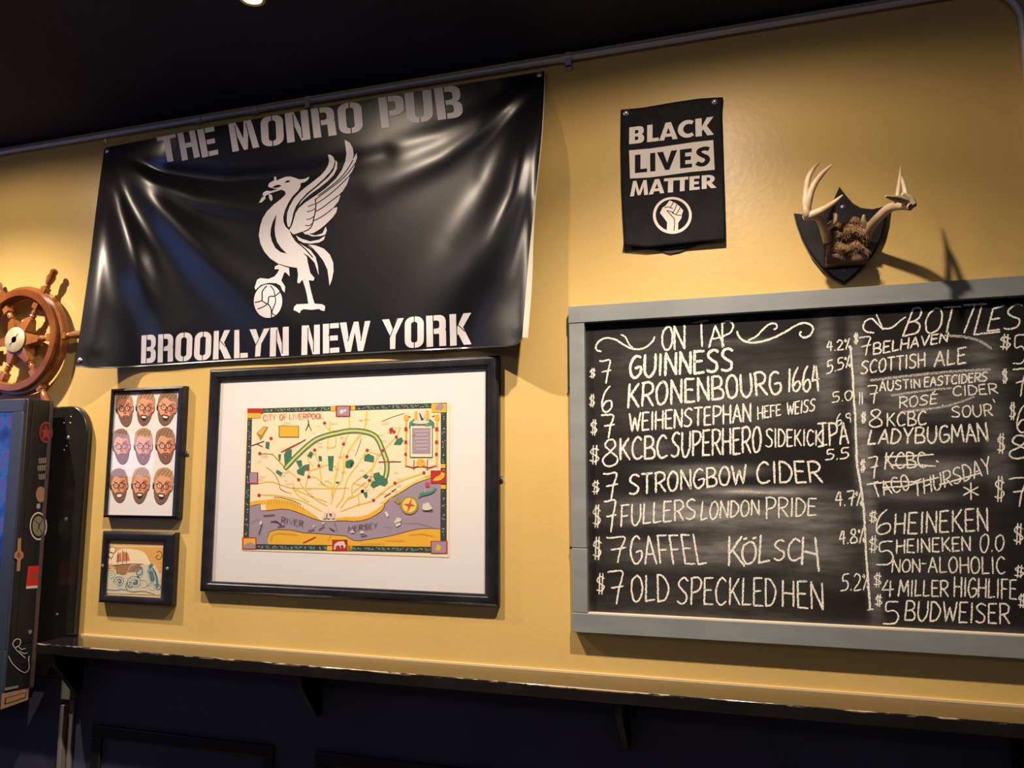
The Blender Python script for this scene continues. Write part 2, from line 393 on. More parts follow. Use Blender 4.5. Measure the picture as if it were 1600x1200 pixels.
m_cloth = noisy(mat('black_banner_cloth', (.012,.012,.015), .7, spec=.12), (.006,.006,.008), (.010,.010,.012), 30, 3)
m_clothback = mat('faded_banner_hem', (.035,.03,.024), .8)
m_clothprint = mat('white_banner_print', (.68,.63,.58), .7)
m_mat = mat('white_mat_board', (.68,.645,.64), .85, spec=.2)
m_rail = noisy(mat('grey_rail_paint', (.2,.22,.22), .45), (.185,.20,.205), (.225,.24,.24), 5, 5, stretch=(1,4,4))
m_ledge = mat('bare_wood_ledge', (.62,.5,.36), .7)
m_dark = mat('dark_line_print', (.03,.025,.025), .7)

def board_material():
    m = mat('blackboard', (.02,.02,.02), .75, spec=.2); nt = m.node_tree; b = nt.nodes['Principled BSDF']; L = nt.links.new
    at = nt.nodes.new('ShaderNodeAttribute'); at.attribute_name = 'dust'
    tc = nt.nodes.new('ShaderNodeTexCoord'); mp = nt.nodes.new('ShaderNodeMapping'); mp.inputs['Scale'].default_value = (3, 1, 14)
    no = nt.nodes.new('ShaderNodeTexNoise'); no.inputs['Scale'].default_value = 3.0; no.inputs['Detail'].default_value = 7; no.inputs['Roughness'].default_value = .65
    L(tc.outputs['Object'], mp.inputs[0]); L(mp.outputs[0], no.inputs['Vector'])
    mu = nt.nodes.new('ShaderNodeMath'); mu.operation = 'MULTIPLY'
    mr = nt.nodes.new('ShaderNodeMapRange'); mr.inputs[1].default_value = .3; mr.inputs[2].default_value = .75; mr.inputs[3].default_value = .25; mr.inputs[4].default_value = 1.25
    L(no.outputs['Fac'], mr.inputs[0]); L(mr.outputs[0], mu.inputs[0]); L(at.outputs['Fac'], mu.inputs[1])
    mx = nt.nodes.new('ShaderNodeMix'); mx.data_type = 'RGBA'
    mx.inputs['A'].default_value = (.006,.0055,.0055,1); mx.inputs['B'].default_value = (.5,.48,.45,1)
    L(mu.outputs[0], mx.inputs['Factor']); L(mx.outputs['Result'], b.inputs['Base Color'])
    return m
def chalk_material(name, col, lo=.36, hi=.5):
    m = mat(name, col, .95, spec=.1); nt = m.node_tree; b = nt.nodes['Principled BSDF']; L = nt.links.new
    out = nt.nodes['Material Output']
    tc = nt.nodes.new('ShaderNodeTexCoord'); no = nt.nodes.new('ShaderNodeTexNoise'); no.inputs['Scale'].default_value = 420; no.inputs['Detail'].default_value = 2
    mr = nt.nodes.new('ShaderNodeMapRange'); mr.inputs[1].default_value = lo; mr.inputs[2].default_value = hi; mr.inputs[3].default_value = .25
    L(tc.outputs['Object'], no.inputs['Vector']); L(no.outputs['Fac'], mr.inputs[0])
    L(mr.outputs[0], b.inputs['Alpha'])
    return m
m_board = board_material()
m_chalk = chalk_material('white_chalk', (.86,.82,.72))
m_chalkf = chalk_material('faint_chalk', (.55,.52,.48), .42, .6)

def glass_material():
    m = bpy.data.materials.new('picture_glass'); m.use_nodes = True; nt = m.node_tree; nt.nodes.clear(); L = nt.links.new
    o = nt.nodes.new('ShaderNodeOutputMaterial'); t = nt.nodes.new('ShaderNodeBsdfTransparent'); g = nt.nodes.new('ShaderNodeBsdfGlossy')
    g.inputs['Roughness'].default_value = .03; f = nt.nodes.new('ShaderNodeFresnel'); f.inputs['IOR'].default_value = 1.5
    ge = nt.nodes.new('ShaderNodeNewGeometry'); mr = nt.nodes.new('ShaderNodeMapRange'); mr.inputs[3].default_value = 1.5; mr.inputs[4].default_value = 1/1.5   # thin pane: same reflectance from both sides
    L(ge.outputs['Backfacing'], mr.inputs[0]); L(mr.outputs[0], f.inputs['IOR'])
    x = nt.nodes.new('ShaderNodeMixShader'); L(f.outputs[0], x.inputs[0]); L(t.outputs[0], x.inputs[1]); L(g.outputs[0], x.inputs[2]); L(x.outputs[0], o.inputs['Surface'])
    return m
m_glass = glass_material()

# ------------------------------------------------------------------ room shell
XL, XR = -4.9, 2.4
SH = 1.075                                   # top of the wall shelf
b = MB(); b.box((XL, 0, SH-.01), (XR, .12, CEIL)); structure(b.build('wall_back', m_wall))
b = MB(); b.box((XL, -3.9, CEIL), (XR, .12, CEIL+.1)); structure(b.build('ceiling', m_ceil))
b = MB(); b.box((XL, -3.9, -.08), (XR, .12, 0)); structure(b.build('floor', m_floor))
b = MB(); b.box((XL, 0.0, 0), (XR, .12, SH-.01)); lower = structure(b.build('wall_lower', m_navy))
px0 = -2.284
k = 0
while px0 < XR-.3:
    b = MB(); x0, x1, z0, z1, wd = px0, min(px0+.748, XR-.05), .16, .775, .042
    for a, c in (((x0,-.014,z1-wd),(x1,0,z1)), ((x0,-.014,z0),(x1,0,z0+wd)), ((x0,-.014,z0+wd),(x0+wd,0,z1-wd)), ((x1-wd,-.014,z0+wd),(x1,0,z1-wd))): b.box(a, c)
    structure(b.build('trim_%d' % (k+1), m_bracket, bevel=.005)); k += 1
    px0 += .904

# shelf ledge with brackets
sh = empty('wall_shelf', (-.9, -.075, SH-.035))
tag(sh, 'long glossy dark drink shelf running along the wall under the pictures', 'shelf')
b = MB(); XS0 = -2.412
b.box((XS0, -.152, SH-.034), (XR-.02, 0, SH)); b.build('shelf_board', m_shelf, sh, bevel=.002)
wear_edge(m_shelf, SH, -.152)
b = MB(); b.box((XS0+.04, -.006, SH), (XR-.02, 0, SH+.006)); b.build('caulk_line', mat('old_caulk', (.62,.47,.25), .6), sh)
for xb in (-2.36, -1.375, -.375, .6, 1.6):
    b = MB(); t = .022
    prof = [(-.135, SH-.036), (-.002, SH-.036), (-.002, SH-.19), (-.03, SH-.19), (-.125, SH-.075)]
    n = len(prof); vs = [(xb-t/2, y, z) for y, z in prof]+[(xb+t/2, y, z) for y, z in prof]
    b.add(vs, [tuple(range(n)), tuple(range(n, 2*n))[::-1]]+[(i, i+n, (i+1) % n+n, (i+1) % n) for i in range(n)])
    b.build('bracket', m_bracket, sh, bevel=.002)

# conduit along the top of the wall
cz, cyy, cr = 2.992, -.018, .0105
co = empty('conduit', (-.8, cyy, cz))
tag(co, 'thin grey metal conduit pipe along the top of the yellow wall', 'pipe')
pts = [(XL+.1, cyy, cz), (-1.5, cyy, cz), (.63, cyy, cz)]
R0 = .115
pts += [(.63+R0*math.sin(a), cyy, cz-R0+R0*math.cos(a)) for a in [math.pi/2*i/12 for i in range(1, 13)]]
pts += [(.63+R0, cyy, 2.19)]
b = MB(); b.tube(pts, cr, 14); b.build('pipe', m_steel, co, smooth=True)
for px, py in ((310,189), (398,172), (885,95)):
    x = atY(px, py, cyy).x
    b = MB(); b.tube([(x-.018, cyy, cz), (x-.016, cyy, cz), (x+.016, cyy, cz), (x+.018, cyy, cz)], [.0115, .0145, .0145, .0115], 14); b.build('coupling', m_steel, co, smooth=True)
for px, py in ((483,158), (889,97)):
    x = atY(px, py, cyy).x
    b = MB(); b.box((x-.009, cyy-.0125, cz-.03), (x+.009, cyy-.0105, cz+.012)); b.box((x-.009, cyy-.0125, cz-.036), (x+.009, -.001, cz-.033)); b.box((x-.009, cyy-.0125, cz-.036), (x+.009, cyy-.010, cz-.0305))
    b.lathe((x, cyy-.0125, cz-.022), (0,-1,0), [(0,.004),(.0015,.0035),(.002,.001)], 10); b.build('pipe_clip', m_steel, co)

# recessed lamps
m_lens = mat('lamp_glow', (1,.9,.7), .4, emit=(1,.82,.55), es=26)
m_can = mat('brass_can', (.25,.17,.09), .4, .6)
LL = [((-1.323, -.562), .66, 'small bright ceiling lamp at the top edge of the photo above the black pub banner'), ((LAMPS[0][0], LY[LAMPS[0][0]]), 1, 'round recessed ceiling lamp over the ship wheel and jukebox'), ((LAMPS[1][0], LY[LAMPS[1][0]]), 1, 'round recessed ceiling lamp in front of the framed map'), ((LAMPS[2][0], LY[LAMPS[2][0]]), 1, 'round recessed ceiling lamp in front of the chalkboard')]
for (lx, ly), k_, lab in LL:
    L_ = empty('recessed_lamp', (lx, ly, CEIL)); tag(L_, lab, 'ceiling lamp', 'recessed lamps along the wall')
    b = MB(); n = 28
    prof = [(.060, .0), (.062, -.004), (.056, -.009), (.044, -.007), (.040, -.001)]
    vs = [(lx+k_*r*math.cos(2*math.pi*i/n), ly+k_*r*math.sin(2*math.pi*i/n), CEIL+z) for r, z in prof for i in range(n)]
    b.add(vs, [(j*n+i, j*n+(i+1) % n, (j+1)*n+(i+1) % n, (j+1)*n+i) for j in range(len(prof)-1) for i in range(n)])
    b.build('trim_ring', m_can, L_, smooth=True)
    b = MB(); b.lathe((lx, ly, CEIL-.001), (0,0,-1), [(0,.04*k_),(.006,.036*k_),(.011,.022*k_),(.013,.002)], 24); b.build('lens', m_lens, L_, smooth=True)

# ------------------------------------------------------------------ big pub banner
TOP = [(163,231),(340,197),(500,168),(700,135),(851,111)]
LEFT = [(163,231),(151,320),(139,420),(117,571)]
BOT = [(117,571),(180,573),(345,563),(490,555),(635,547),(760,541),(800,538),(816,527)]
RIGHT = [(851,111),(847,200),(837,300),(827,395),(816,527)]
def polyat(P, t):
    L = [0]
    for a, c in zip(P, P[1:]): L.append(L[-1]+math.hypot(c[0]-a[0], c[1]-a[1]))
    d = t*L[-1]
    for i in range(len(P)-1):
        if d <= L[i+1] or i == len(P)-2:
            k = (d-L[i])/(L[i+1]-L[i]); return (P[i][0]+(P[i+1][0]-P[i][0])*k, P[i][1]+(P[i+1][1]-P[i][1])*k)
LEFTs, BOTs, RIGHTs, TOPs = catmull(LEFT, 8), catmull(BOT, 8), catmull(RIGHT, 8), catmull(TOP, 8)
def coons(s, t):
    T, B_, L, R_ = polyat(TOPs, s), polyat(BOTs, s), polyat(LEFTs, t), polyat(RIGHTs, t)
    out = []
    for c in (0, 1):
        bi = (1-s)*(1-t)*TOP[0][c]+s*(1-t)*TOP[-1][c]+(1-s)*t*BOT[0][c]+s*t*BOT[-1][c]
        out.append((1-t)*T[c]+t*B_[c]+(1-s)*L[c]+s*R_[c]-bi)
    return out
def segd(x, y, P):
    best = 1e9; sd = 0; tt = 0; n = len(P)-1
    for i in range(n):
        (ax, ay), (bx, by) = P[i], P[i+1]; dx, dy = bx-ax, by-ay; k = max(0, min(1, ((x-ax)*dx+(y-ay)*dy)/(dx*dx+dy*dy)))
        d = math.hypot(x-ax-k*dx, y-ay-k*dy)
        if d < best: best = d; tt = (i+k)/n
    return best, tt
# (polyline, height, start half width, end half width)
RIDGES = [
 ([(164,245),(158,330),(152,430),(146,540)], .014, 7, 15),
 ([(167,242),(184,330),(212,420),(255,520)], .046, 12, 36),
 ([(171,240),(236,310),(330,410),(440,500)], .034, 12, 42),
 ([(185,244),(240,282),(310,312),(430,330)], .020, 8, 20),
 ([(175,240),(250,268),(350,282),(480,272),(600,240)], -.022, 8, 16),
 ([(848,116),(780,166),(690,208),(570,242)], .008, 8, 16),
 ([(847,120),(770,190),(690,245),(580,296)], .012, 9, 22),
 ([(846,126),(800,300),(745,410),(670,520)], .056, 20, 52),
 ([(849,130),(838,260),(825,380),(815,510)], .014, 7, 14),
]
def smooth01(x): x = max(0, min(1, x)); return x*x*(3-2*x)
def hgt_px(px, py, s, t):
    h = .014 + .072*(1-t)*smooth01(s/.15)*smooth01((1-s)/.15)
    h += .105*t*smooth01((.17-s)/.17)**1.2*smooth01(t*1.3) + .110*t*smooth01((s-.86)/.14)
    h += .034*smooth01(1-t/.24)*smooth01(s/.16)*smooth01((.60-s)/.4)
    fade = min(1, .25+1.6*min(t+.05, 1)) * min(1, (1-t)*5+.25)
    for P, A, w0, w1 in RIDGES:
        if min(q[0] for q in P)-90 < px < max(q[0] for q in P)+90:
            d, tt = segd(px, py, P); wd = w0+(w1-w0)*tt
            env = smooth01(tt/.25)*(1-.55*smooth01((tt-.55)/.45)) if tt > 0 else 0
            end = 1.0
            h += A*env*math.exp(-(d/wd)**2)
    return max(h, .006)
NS, NT = 150, 80
def banner_pt(s, t, lift=0):
    px, py = coons(s, t); return atY(px, py, -hgt_px(px, py, s, t)-lift)
GRID = [[banner_pt(i/NS, j/NT) for i in range(NS+1)] for j in range(NT+1)]
# light smoothing of the fold field
for it in range(3):
    G2 = [[p.copy() for p in row] for row in GRID]
    for j in range(1, NT):
        for i in range(1, NS):
            y = (GRID[j-1][i].y+GRID[j+1][i].y+GRID[j][i-1].y+GRID[j][i+1].y)/4
            px, py = coons(i/NS, j/NT); G2[j][i] = atY(px, py, (y+GRID[j][i].y)/2)
    GRID = G2
def gl(s, t):
    x = max(0, min(NS-1e-4, s*NS)); y = max(0, min(NT-1e-4, t*NT)); i, j = int(x), int(y); u, v = x-i, y-j
    return GRID[j][i]*(1-u)*(1-v)+GRID[j][i+1]*u*(1-v)+GRID[j+1][i]*(1-u)*v+GRID[j+1][i+1]*u*v
def gnorm(s, t, e=.006):
    a = gl(min(1, s+e), t)-gl(max(0, s-e), t); c = gl(s, min(1, t+e))-gl(s, max(0, t-e))
    n = a.cross(c); n.normalize()
    return n if n.y < 0 else -n
def inv_coons(px, py):
    s, t = (px-140)/690, (py-170)/390
    for it in range(12):
        x, y = coons(s, t); e = 1e-3
        xs, ys = coons(min(max(s+e, 0), 1), t); xt, yt = coons(s, min(max(t+e, 0), 1))
        a, b_, c, d = (xs-x)/e, (xt-x)/e, (ys-y)/e, (yt-y)/e; det = a*d-b_*c
        rx, ry = px-x, py-y
        s += (d*rx-b_*ry)/det*.9; t += (-c*rx+a*ry)/det*.9
        s = max(0, min(.998, s)); t = max(0, min(.998, t))
    return s, t
ban = empty('pub_banner', GRID[0][NS//2])
tag(ban, 'large black vinyl pub banner with white bird emblem hung below the conduit', 'banner')
b = MB(); W1 = NS+1
b.add([p for r in GRID for p in r], [(j*W1+i, (j+1)*W1+i, (j+1)*W1+i+1, j*W1+i+1) for j in range(NT) for i in range(NS)])
nn = [gnorm(i/NS, j/NT) for j in range(NT+1) for i in range(NS+1)]
b.build('banner_sheet', m_vinyl, ban, normals=nn)
# hem: the turned white edge at the right and the lower edge
b = MB(); R_ = [GRID[j][NS] for j in range(NT+1)]
v = []
for j, p in enumerate(R_):
    k = smooth01((j/NT-.45)/.4); v += [p, p+Vector((.002+.011*k, .004+.012*k, 0))]
b.add(v, [(2*j, 2*j+1, 2*j+3, 2*j+2) for j in range(NT)]); b.build('turned_edge', m_vedge, ban, smooth=True)
b = MB(); B_ = [GRID[NT][i] for i in range(NS+1)]
v = []
for i, p in enumerate(B_): v += [p, p+Vector((0, -.0015, -.0045)), p+Vector((0, .006, -.0050))]
b.add(v, [q for i in range(NS) for q in ((3*i, 3*i+1, 3*i+4, 3*i+3), (3*i+1, 3*i+2, 3*i+5, 3*i+4))]); b.build('hem', m_vinyl, ban, smooth=True)
def banner_print(name, adds, subs, step, parent, lift=.0016):
    v, f = fill2d(adds, subs, step); mb = MB(); P = []; N_ = []
    for x, y in v:
        s, t = inv_coons(x, y); n = gnorm(s, t); P.append(gl(s, t)+n*lift); N_.append(n)
    mb.add(P, f); return mb.build(name, m_vprint, parent, normals=N_)
c7, cL, cB, cD = crop(120,120,4), crop(380,120,4.2105), crop(200,460,2.7586), crop(360,200,3.75)
LET = []   # (char, bl, br, tr, tl)
for ch, f, bl, br, tr, tl in (
  ('T',c7,(530,540),(645,520),(618,350),(500,375)), ('H',c7,(660,525),(772,500),(738,330),(630,352)), ('E',c7,(785,506),(888,484),(858,310),(752,332)),
  ('M',c7,(975,470),(1143,440),(1088,262),(948,296)), ('O',cL,(125,465),(270,445),(262,245),(112,265)), ('N',cL,(292,436),(445,411),(425,216),(274,242)),
  ('R',cL,(466,405),(617,384),(592,195),(444,212)), ('O',cL,(635,382),(792,362),(776,160),(617,182)),
  ('P',cL,(912,340),(1068,318),(1052,117),(888,140)), ('U',cL,(1082,312),(1254,290),(1238,84),(1062,106)), ('B',cL,(1282,287),(1450,264),(1428,54),(1254,74)),
  ('B',cB,(57,298),(120,294),(124,172),(60,177)), ('R',cB,(129,294),(195,289),(196,169),(132,173)), ('O',cB,(203,291),(276,286),(280,163),(207,167)),
  ('O',cB,(284,287),(358,281),(362,159),(290,164)), ('K',cB,(367,281),(446,276),(442,153),(372,158)), ('L',cB,(458,276),(518,272),(512,150),(460,154)),
  ('Y',cB,(522,270),(598,265),(612,146),(525,151)), ('N',cB,(612,268),(694,263),(694,139),(615,144)),
  ('N',cB,(748,262),(828,257),(828,130),(750,135)), ('E',cB,(841,255),(912,250),(910,123),(841,128)), ('W',cB,(918,250),(1036,242),(1046,114),(914,122)),
  ('Y',cB,(1104,238),(1180,233),(1190,102),(1096,109)), ('O',cB,(1194,233),(1276,227),(1276,93),(1194,99)), ('R',cB,(1288,227),(1372,221),(1370,87),(1286,93)), ('K',cB,(1389,222),(1482,215),(1480,79),(1386,86))):
    LET.append((ch, f(*bl), f(*br), f(*tr), f(*tl)))
for ch, *q in LET:
    W, A, D = heavy(ch)
    banner_print('letter', place(A, W, *q), place(D, W, *q), 6, ban)
# bird emblem
BIRD = [
 [(300,297),(325,287),(355,285),(380,293),(405,303),(435,300),(467,286),(455,306),(435,320),(413,324),(412,345),(400,366),(365,402),(340,440),(322,480),(311,520),(313,550),(325,580),(345,598),(365,640),(385,680),(420,725),(450,755),(455,790),(470,850),(495,880),(488,895),(440,890),(420,893),(405,912),(393,905),(398,860),(392,820),(340,812),(280,795),(235,765),(200,725),(178,680),(168,630),(175,580),(190,530),(215,490),(255,450),(300,415),(325,390),(322,372),(295,360),(260,357),(240,352),(222,345),(228,325),(250,312),(275,308)],
 [(258,286),(271,288),(269,318),(258,318)], [(240,372),(215,368),(195,378),(188,395),(205,400),(230,385)], [(205,395),(185,410),(168,438),(185,437),(207,415)], [(225,385),(228,410),(238,430),(249,420),(245,395)], [(222,376),(300,354),(300,363),(228,386)],
 [(410,376),(440,350),(480,320),(530,280),(560,245),(575,215),(580,190),(573,155),(590,158),(607,173),(613,195),(605,228),(585,260),(550,298),(500,342),(450,382),(410,425),(385,460),(370,500),(360,550),(350,580),(338,580),(331,545),(334,500),(348,460),(375,412)],
 [(617,188),(628,203),(626,240),(607,277),(570,314),(520,354),(470,389),(430,424),(403,456),(418,428),(460,386),(520,337),(577,288),(607,248),(616,215)],
 [(346,600),(364,560),(380,505),(400,472),(440,437),(500,398),(560,353),(620,298),(655,248),(675,195),(681,150),(676,110),(670,70),(700,86),(718,118),(724,155),(718,185),(741,146),(744,175),(735,200),(722,220),(731,222),(715,255),(690,288),(699,290),(685,330),(660,370),(635,394),(646,395),(635,430),(610,460),(598,472),(629,464),(622,495),(600,525),(565,560),(530,590),(490,615),(440,625),(425,607),(400,615),(372,625)],
 [(430,614),(500,630),(540,618),(560,578),(567,600),(558,625),(530,634),(480,636)],
 [(385,630),(420,650),(470,665),(520,655),(556,632),(550,655),(520,672),(470,678),(430,674),(400,657)],
 [(366,640),(390,667),(430,690),(470,715),(500,755),(515,810),(519,865),(508,830),(495,790),(460,752),(420,727),(388,692)],
 [(445,682),(500,688),(550,708),(585,743),(604,790),(606,840),(596,890),(582,926),(577,880),(570,830),(545,777),(510,732),(470,702)],
 [(425,893),(460,890),(470,940),(485,1000),(495,1030),(540,1033),(557,1045),(553,1072),(535,1070),(520,1060),(480,1066),(430,1062),(414,1070),(408,1086),(390,1075),(371,1068),(375,1048),(390,1033),(430,1032),(458,1030),(450,980),(440,940)],
 [(262,812),(285,800),(320,812),(345,820),(349,870),(330,850),(318,845),(305,880),(300,895),(322,930),(319,966),(305,950),(295,925),(270,910),(225,908),(180,920),(148,950),(143,935),(158,890),(175,880),(225,885),(260,870),(280,845),(288,828),(260,828)],
 ell(222,1015,83,98,36),
]
HOLES = [[(316,322),(335,307),(353,312),(342,321)], [(244,351),(265,338),(285,334),(302,340),(286,349),(262,353)],
 [(273,503),(250,550),(239,590),(236,625),(244,662),(264,702),(295,728),(333,737),(300,705),(276,670),(264,630),(261,590),(266,545)],
 [(395,455),(378,490),(362,540),(345,598),(362,572),(378,520)]]
for P, wd in (([(720,188),(690,240),(640,300),(580,350),(515,398)],6), ([(724,221),(680,277),(620,330),(560,375),(500,420)],6), ([(690,290),(640,340),(570,400),(505,445)],6), ([(636,396),(590,430),(540,468),(498,492)],6),
   ([(600,473),(560,505),(520,530),(488,545)],6), ([(498,415),(502,450),(499,490),(490,530),(480,570),(460,595),(430,608)],7), ([(455,462),(480,452),(500,445)],5), ([(450,492),(478,485),(500,470)],5), ([(446,537),(470,532),(494,515)],5), ([(440,572),(465,572),(484,555)],5),
   ([(480,580),(530,555),(566,520)],0), ([(375,632),(383,660),(440,710),(485,760)],7), ([(440,676),(480,705),(520,750)],6), ([(455,760),(505,840)],0),
   ([(145,1022),(185,1010),(188,960),(215,925)],7), ([(185,1012),(220,1030),(228,990),(262,985),(300,955)],7), ([(220,1030),(240,1060),(242,1110)],7), ([(160,1062),(200,1045),(220,1030)],6), ([(262,985),(255,950),(235,925)],6), ([(240,1060),(285,1050),(303,1010)],0), ([(262,985),(266,1020),(245,1080),(265,1098)],6)):
    if wd: HOLES.append(strokepoly(catmull(P, 4), wd))
bird = None
for k, P in enumerate(BIRD):
    P = crops(cD, P); H = [crops(cD, h) for h in HOLES]
    x0, x1, y0, y1 = min(p[0] for p in P), max(p[0] for p in P), min(p[1] for p in P), max(p[1] for p in P)
    H = [h for h in H if max(p[0] for p in h) > x0 and min(p[0] for p in h) < x1 and max(p[1] for p in h) > y0 and min(p[1] for p in h) < y1]
    if k in (7, 13) or len(P) < 8: H = []
    vv, ff = fill2d([P], H, 6)
    if bird is None: bird = (MB(), [])
    pts = []
    for x, y in vv:
        s, t = inv_coons(x, y); n = gnorm(s, t); pts.append(gl(s, t)+n*.0016); bird[1].append(n)
    bird[0].add(pts, ff)
bird[0].build('bird_emblem', m_vprint, ban, normals=bird[1])
for px, py in ((168,236), (843,117), (125,563)):
    s, t = inv_coons(px, py); p = gl(s, t); n = gnorm(s, t)
    b = MB(); b.lathe(p, n, [(-.002,.008),(.002,.0095),(.0035,.008),(.004,.005),(.006,.0045),(.007,.002)], 16); b.build('grommet', m_screw, ban, smooth=True)
b = MB(); p = gl(.004, .006); b.tube([p, p+Vector((-.004,-.004,.012)), p+Vector((-.010,.008,.030)), (p.x-.012, -.012, cz-.012)], .0016, 6); b.build('tie_string', m_screw, ban)

# ------------------------------------------------------------------ small protest banner
c5 = crop(940,140,4.614)
BTOP = crops(c5, [(138,146),(300,130),(520,92),(700,65),(876,55)]); BBOT = crops(c5, [(165,1122),(330,1137),(500,1120),(700,1098),(820,1088),(891,1085)])
BLEF = crops(c5, [(138,146),(135,400),(140,700),(150,900),(165,1122)]); BRIG = crops(c5, [(876,55),(868,170),(878,450),(886,760),(891,1085)])
def coons2(s, t):
    T, B_, L, R_ = polyat(BTOP, s), polyat(BBOT, s), polyat(BLEF, t), polyat(BRIG, t); out = []
    for c in (0, 1):
        bi = (1-s)*(1-t)*BTOP[0][c]+s*(1-t)*BTOP[-1][c]+(1-s)*t*BBOT[0][c]+s*t*BBOT[-1][c]
        out.append((1-t)*T[c]+t*B_[c]+(1-s)*L[c]+s*R_[c]-bi)
    return out
def h2(px, py):
    u, v_ = (px-970)/160, (py-160)/220
    return .010+.004*math.sin(v_*7+u*2.2)*v_+.0035*math.sin(u*5+v_*3)*v_+.010*v_**3+.003*math.sin(v_*19+u*4)*max(0, v_-.55)
def sb(px, py, lift=0): return atY(px, py, -h2(px, py)-lift)
pb = empty('slogan_banner', sb(1050,162))
tag(pb, 'small black cloth banner with white slogan and raised fist on yellow wall', 'banner')
b = MB(); n1, n2 = 44, 60
b.add([sb(*coons2(i/n1, j/n2)) for j in range(n2+1) for i in range(n1+1)], [(j*(n1+1)+i, (j+1)*(n1+1)+i, (j+1)*(n1+1)+i+1, j*(n1+1)+i+1) for j in range(n2) for i in range(n1)])
o = b.build('banner_cloth', m_cloth, pb, smooth=True); md = o.modifiers.new('thick', 'SOLIDIFY'); md.thickness = .0015; md.offset = 0
FL = crops(c5, [(160,1095),(150,1166),(230,1158),(310,1150),(380,1153),(440,1168),(490,1184),(560,1170),(640,1140),(720,1115),(800,1097),(830,1078),(600,1090)])
v, f = fill2d([FL], (), 5); b = MB(); b.add([atY(x, y, -.006) for x, y in v], f); b.build('back_hem', m_clothback, pb, smooth=True)
def small_print(name, adds, subs, m=m_clothprint, lift=.0014):
    v, f = fill2d(adds, subs, 5); mb = MB(); mb.add([sb(x, y, lift) for x, y in v], f); return mb.build(name, m, pb, smooth=True, flat=True)
def lerp2(a, c, t): return (a[0]+(c[0]-a[0])*t, a[1]+(c[1]-a[1])*t)
def line_letters(chars, spans, bl, br, tr, tl):
    out = []
    for ch, (xa, xb) in zip(chars, spans):
        ua, ub = (xa-bl[0])/(br[0]-bl[0]), (xb-bl[0])/(br[0]-bl[0])
        q = [lerp2(bl, br, ua), lerp2(bl, br, ub), lerp2(tl, tr, ub), lerp2(tl, tr, ua)]
        W, A, D = heavy(ch, S=.23, B=.2, stencil=False); q = crops(c5, q); out.append((place(A, W, *q), place(D, W, *q)))
    return out
for A, D in line_letters('BLACK', [(198,306),(328,412),(415,548),(550,665),(678,810)], (198,394), (810,325), (806,195), (200,273)): small_print('letter', A, D)
for A, D in line_letters('MATTER', [(205,335),(340,452),(447,545),(537,625),(633,707),(722,816)], (205,771), (816,708), (814,612), (212,660)): small_print('letter', A, D)
A2 = []; D2 = []
for A, D in line_letters('LIVES', [(240,328),(350,388),(400,547),(566,652),(680,787)], (240,603), (787,546), (784,407), (240,472)): A2.append(A); D2 += D
box_ = crops(c5, [(198,438),(350,425),(520,400),(670,378),(805,364),(815,578),(640,594),(470,618),(340,634),(205,641)])
vsub = [P for A in A2 for P in A]
v, f = fill2d([box_], vsub, 5)
# keep counters (holes of letters) in white too
b = MB(); b.add([sb(x, y, .0014) for x, y in v], f)
b.build('slogan_box', m_clothprint, pb, smooth=True)
ring = crops(c5, ell(510,907,140,133,48)); ringi = crops(c5, ell(510,905,120,114,48))
small_print('emblem_ring', [ring], [ringi])
fist = [(470,1012),(472,957),(447,922),(421,890),(438,852),(462,836),(490,799),(516,810),(541,824),(566,845),(589,872),(580,895),(576,925),(553,960),(551,1016),(510,1024)]
fl = [strokepoly(catmull(P, 3), 6) for P in ([(518,812),(505,835),(492,852)], [(543,826),(530,860),(512,888)], [(567,848),(552,878),(538,898)], [(470,872),(500,905),(526,940),(521,1018)], [(452,852),(480,846),(512,858)], [(470,872),(500,880),(520,892)], [(508,888),(545,905),(575,905)])]
small_print('raised_fist', [crops(c5, fist)], [crops(c5, P) for P in fl])
for x, y in ((176,170), (815,88)):
    p = sb(*c5(x, y)); b = MB(); b.lathe(p, (0,-1,0), [(-.001,.0085),(.002,.0085),(.003,.006),(.004,.005),(.007,.004),(.008,.001)], 14); b.build('grommet', m_screw, pb, smooth=True)

# ------------------------------------------------------------------ framed pictures
def rect_from(pts, Y):
    q = [atY(*p, Y) for p in pts]   # tl tr br bl
    return (q[0].x+q[3].x)/2, (q[1].x+q[2].x)/2, (q[2].z+q[3].z)/2, (q[0].z+q[1].z)/2
def frame_mesh(ox, ix, y0, y1, lip=.004):
    """ox, ix = (x0,x1,z0,z1) outer and inner; moulding with a raised outer and stepped inner lip"""
    b = MB()
    def ring(r, y): x0, x1, z0, z1 = r; return [(x0,y,z0),(x1,y,z0),(x1,y,z1),(x0,y,z1)]
    mid = tuple(o+(i-o)*.72 for o, i in zip(ox, ix)); q1 = tuple(o+(i-o)*.12 for o, i in zip(ox, ix))
    rings = [ring(ox, y1), ring(ox, y0+.006), ring(tuple(o+(.009 if k in (0, 2) else -.009) for k, o in enumerate(ox)), y0), ring(mid, y0+.0015), ring(tuple(o+(i-o)*.78 for o, i in zip(ox, ix)), y0+lip), ring(ix, y0+lip+.003), ring(ix, y1)]
    v = [p for r in rings for p in r]; fs = [(k*4+i, k*4+(i+1) % 4, (k+1)*4+(i+1) % 4, (k+1)*4+i) for k in range(len(rings)-1) for i in range(4)]
    b.add(v, fs); return b
def plane_mb(r, y):
    b = MB(); x0, x1, z0, z1 = r; b.add([(x0,y,z0),(x1,y,z0),(x1,y,z1),(x0,y,z1)], [(0,1,2,3)]); return b
def slab(r, y0, y1):
    b = MB(); b.box((r[0], y0, r[2]), (r[1], y1, r[3])); return b

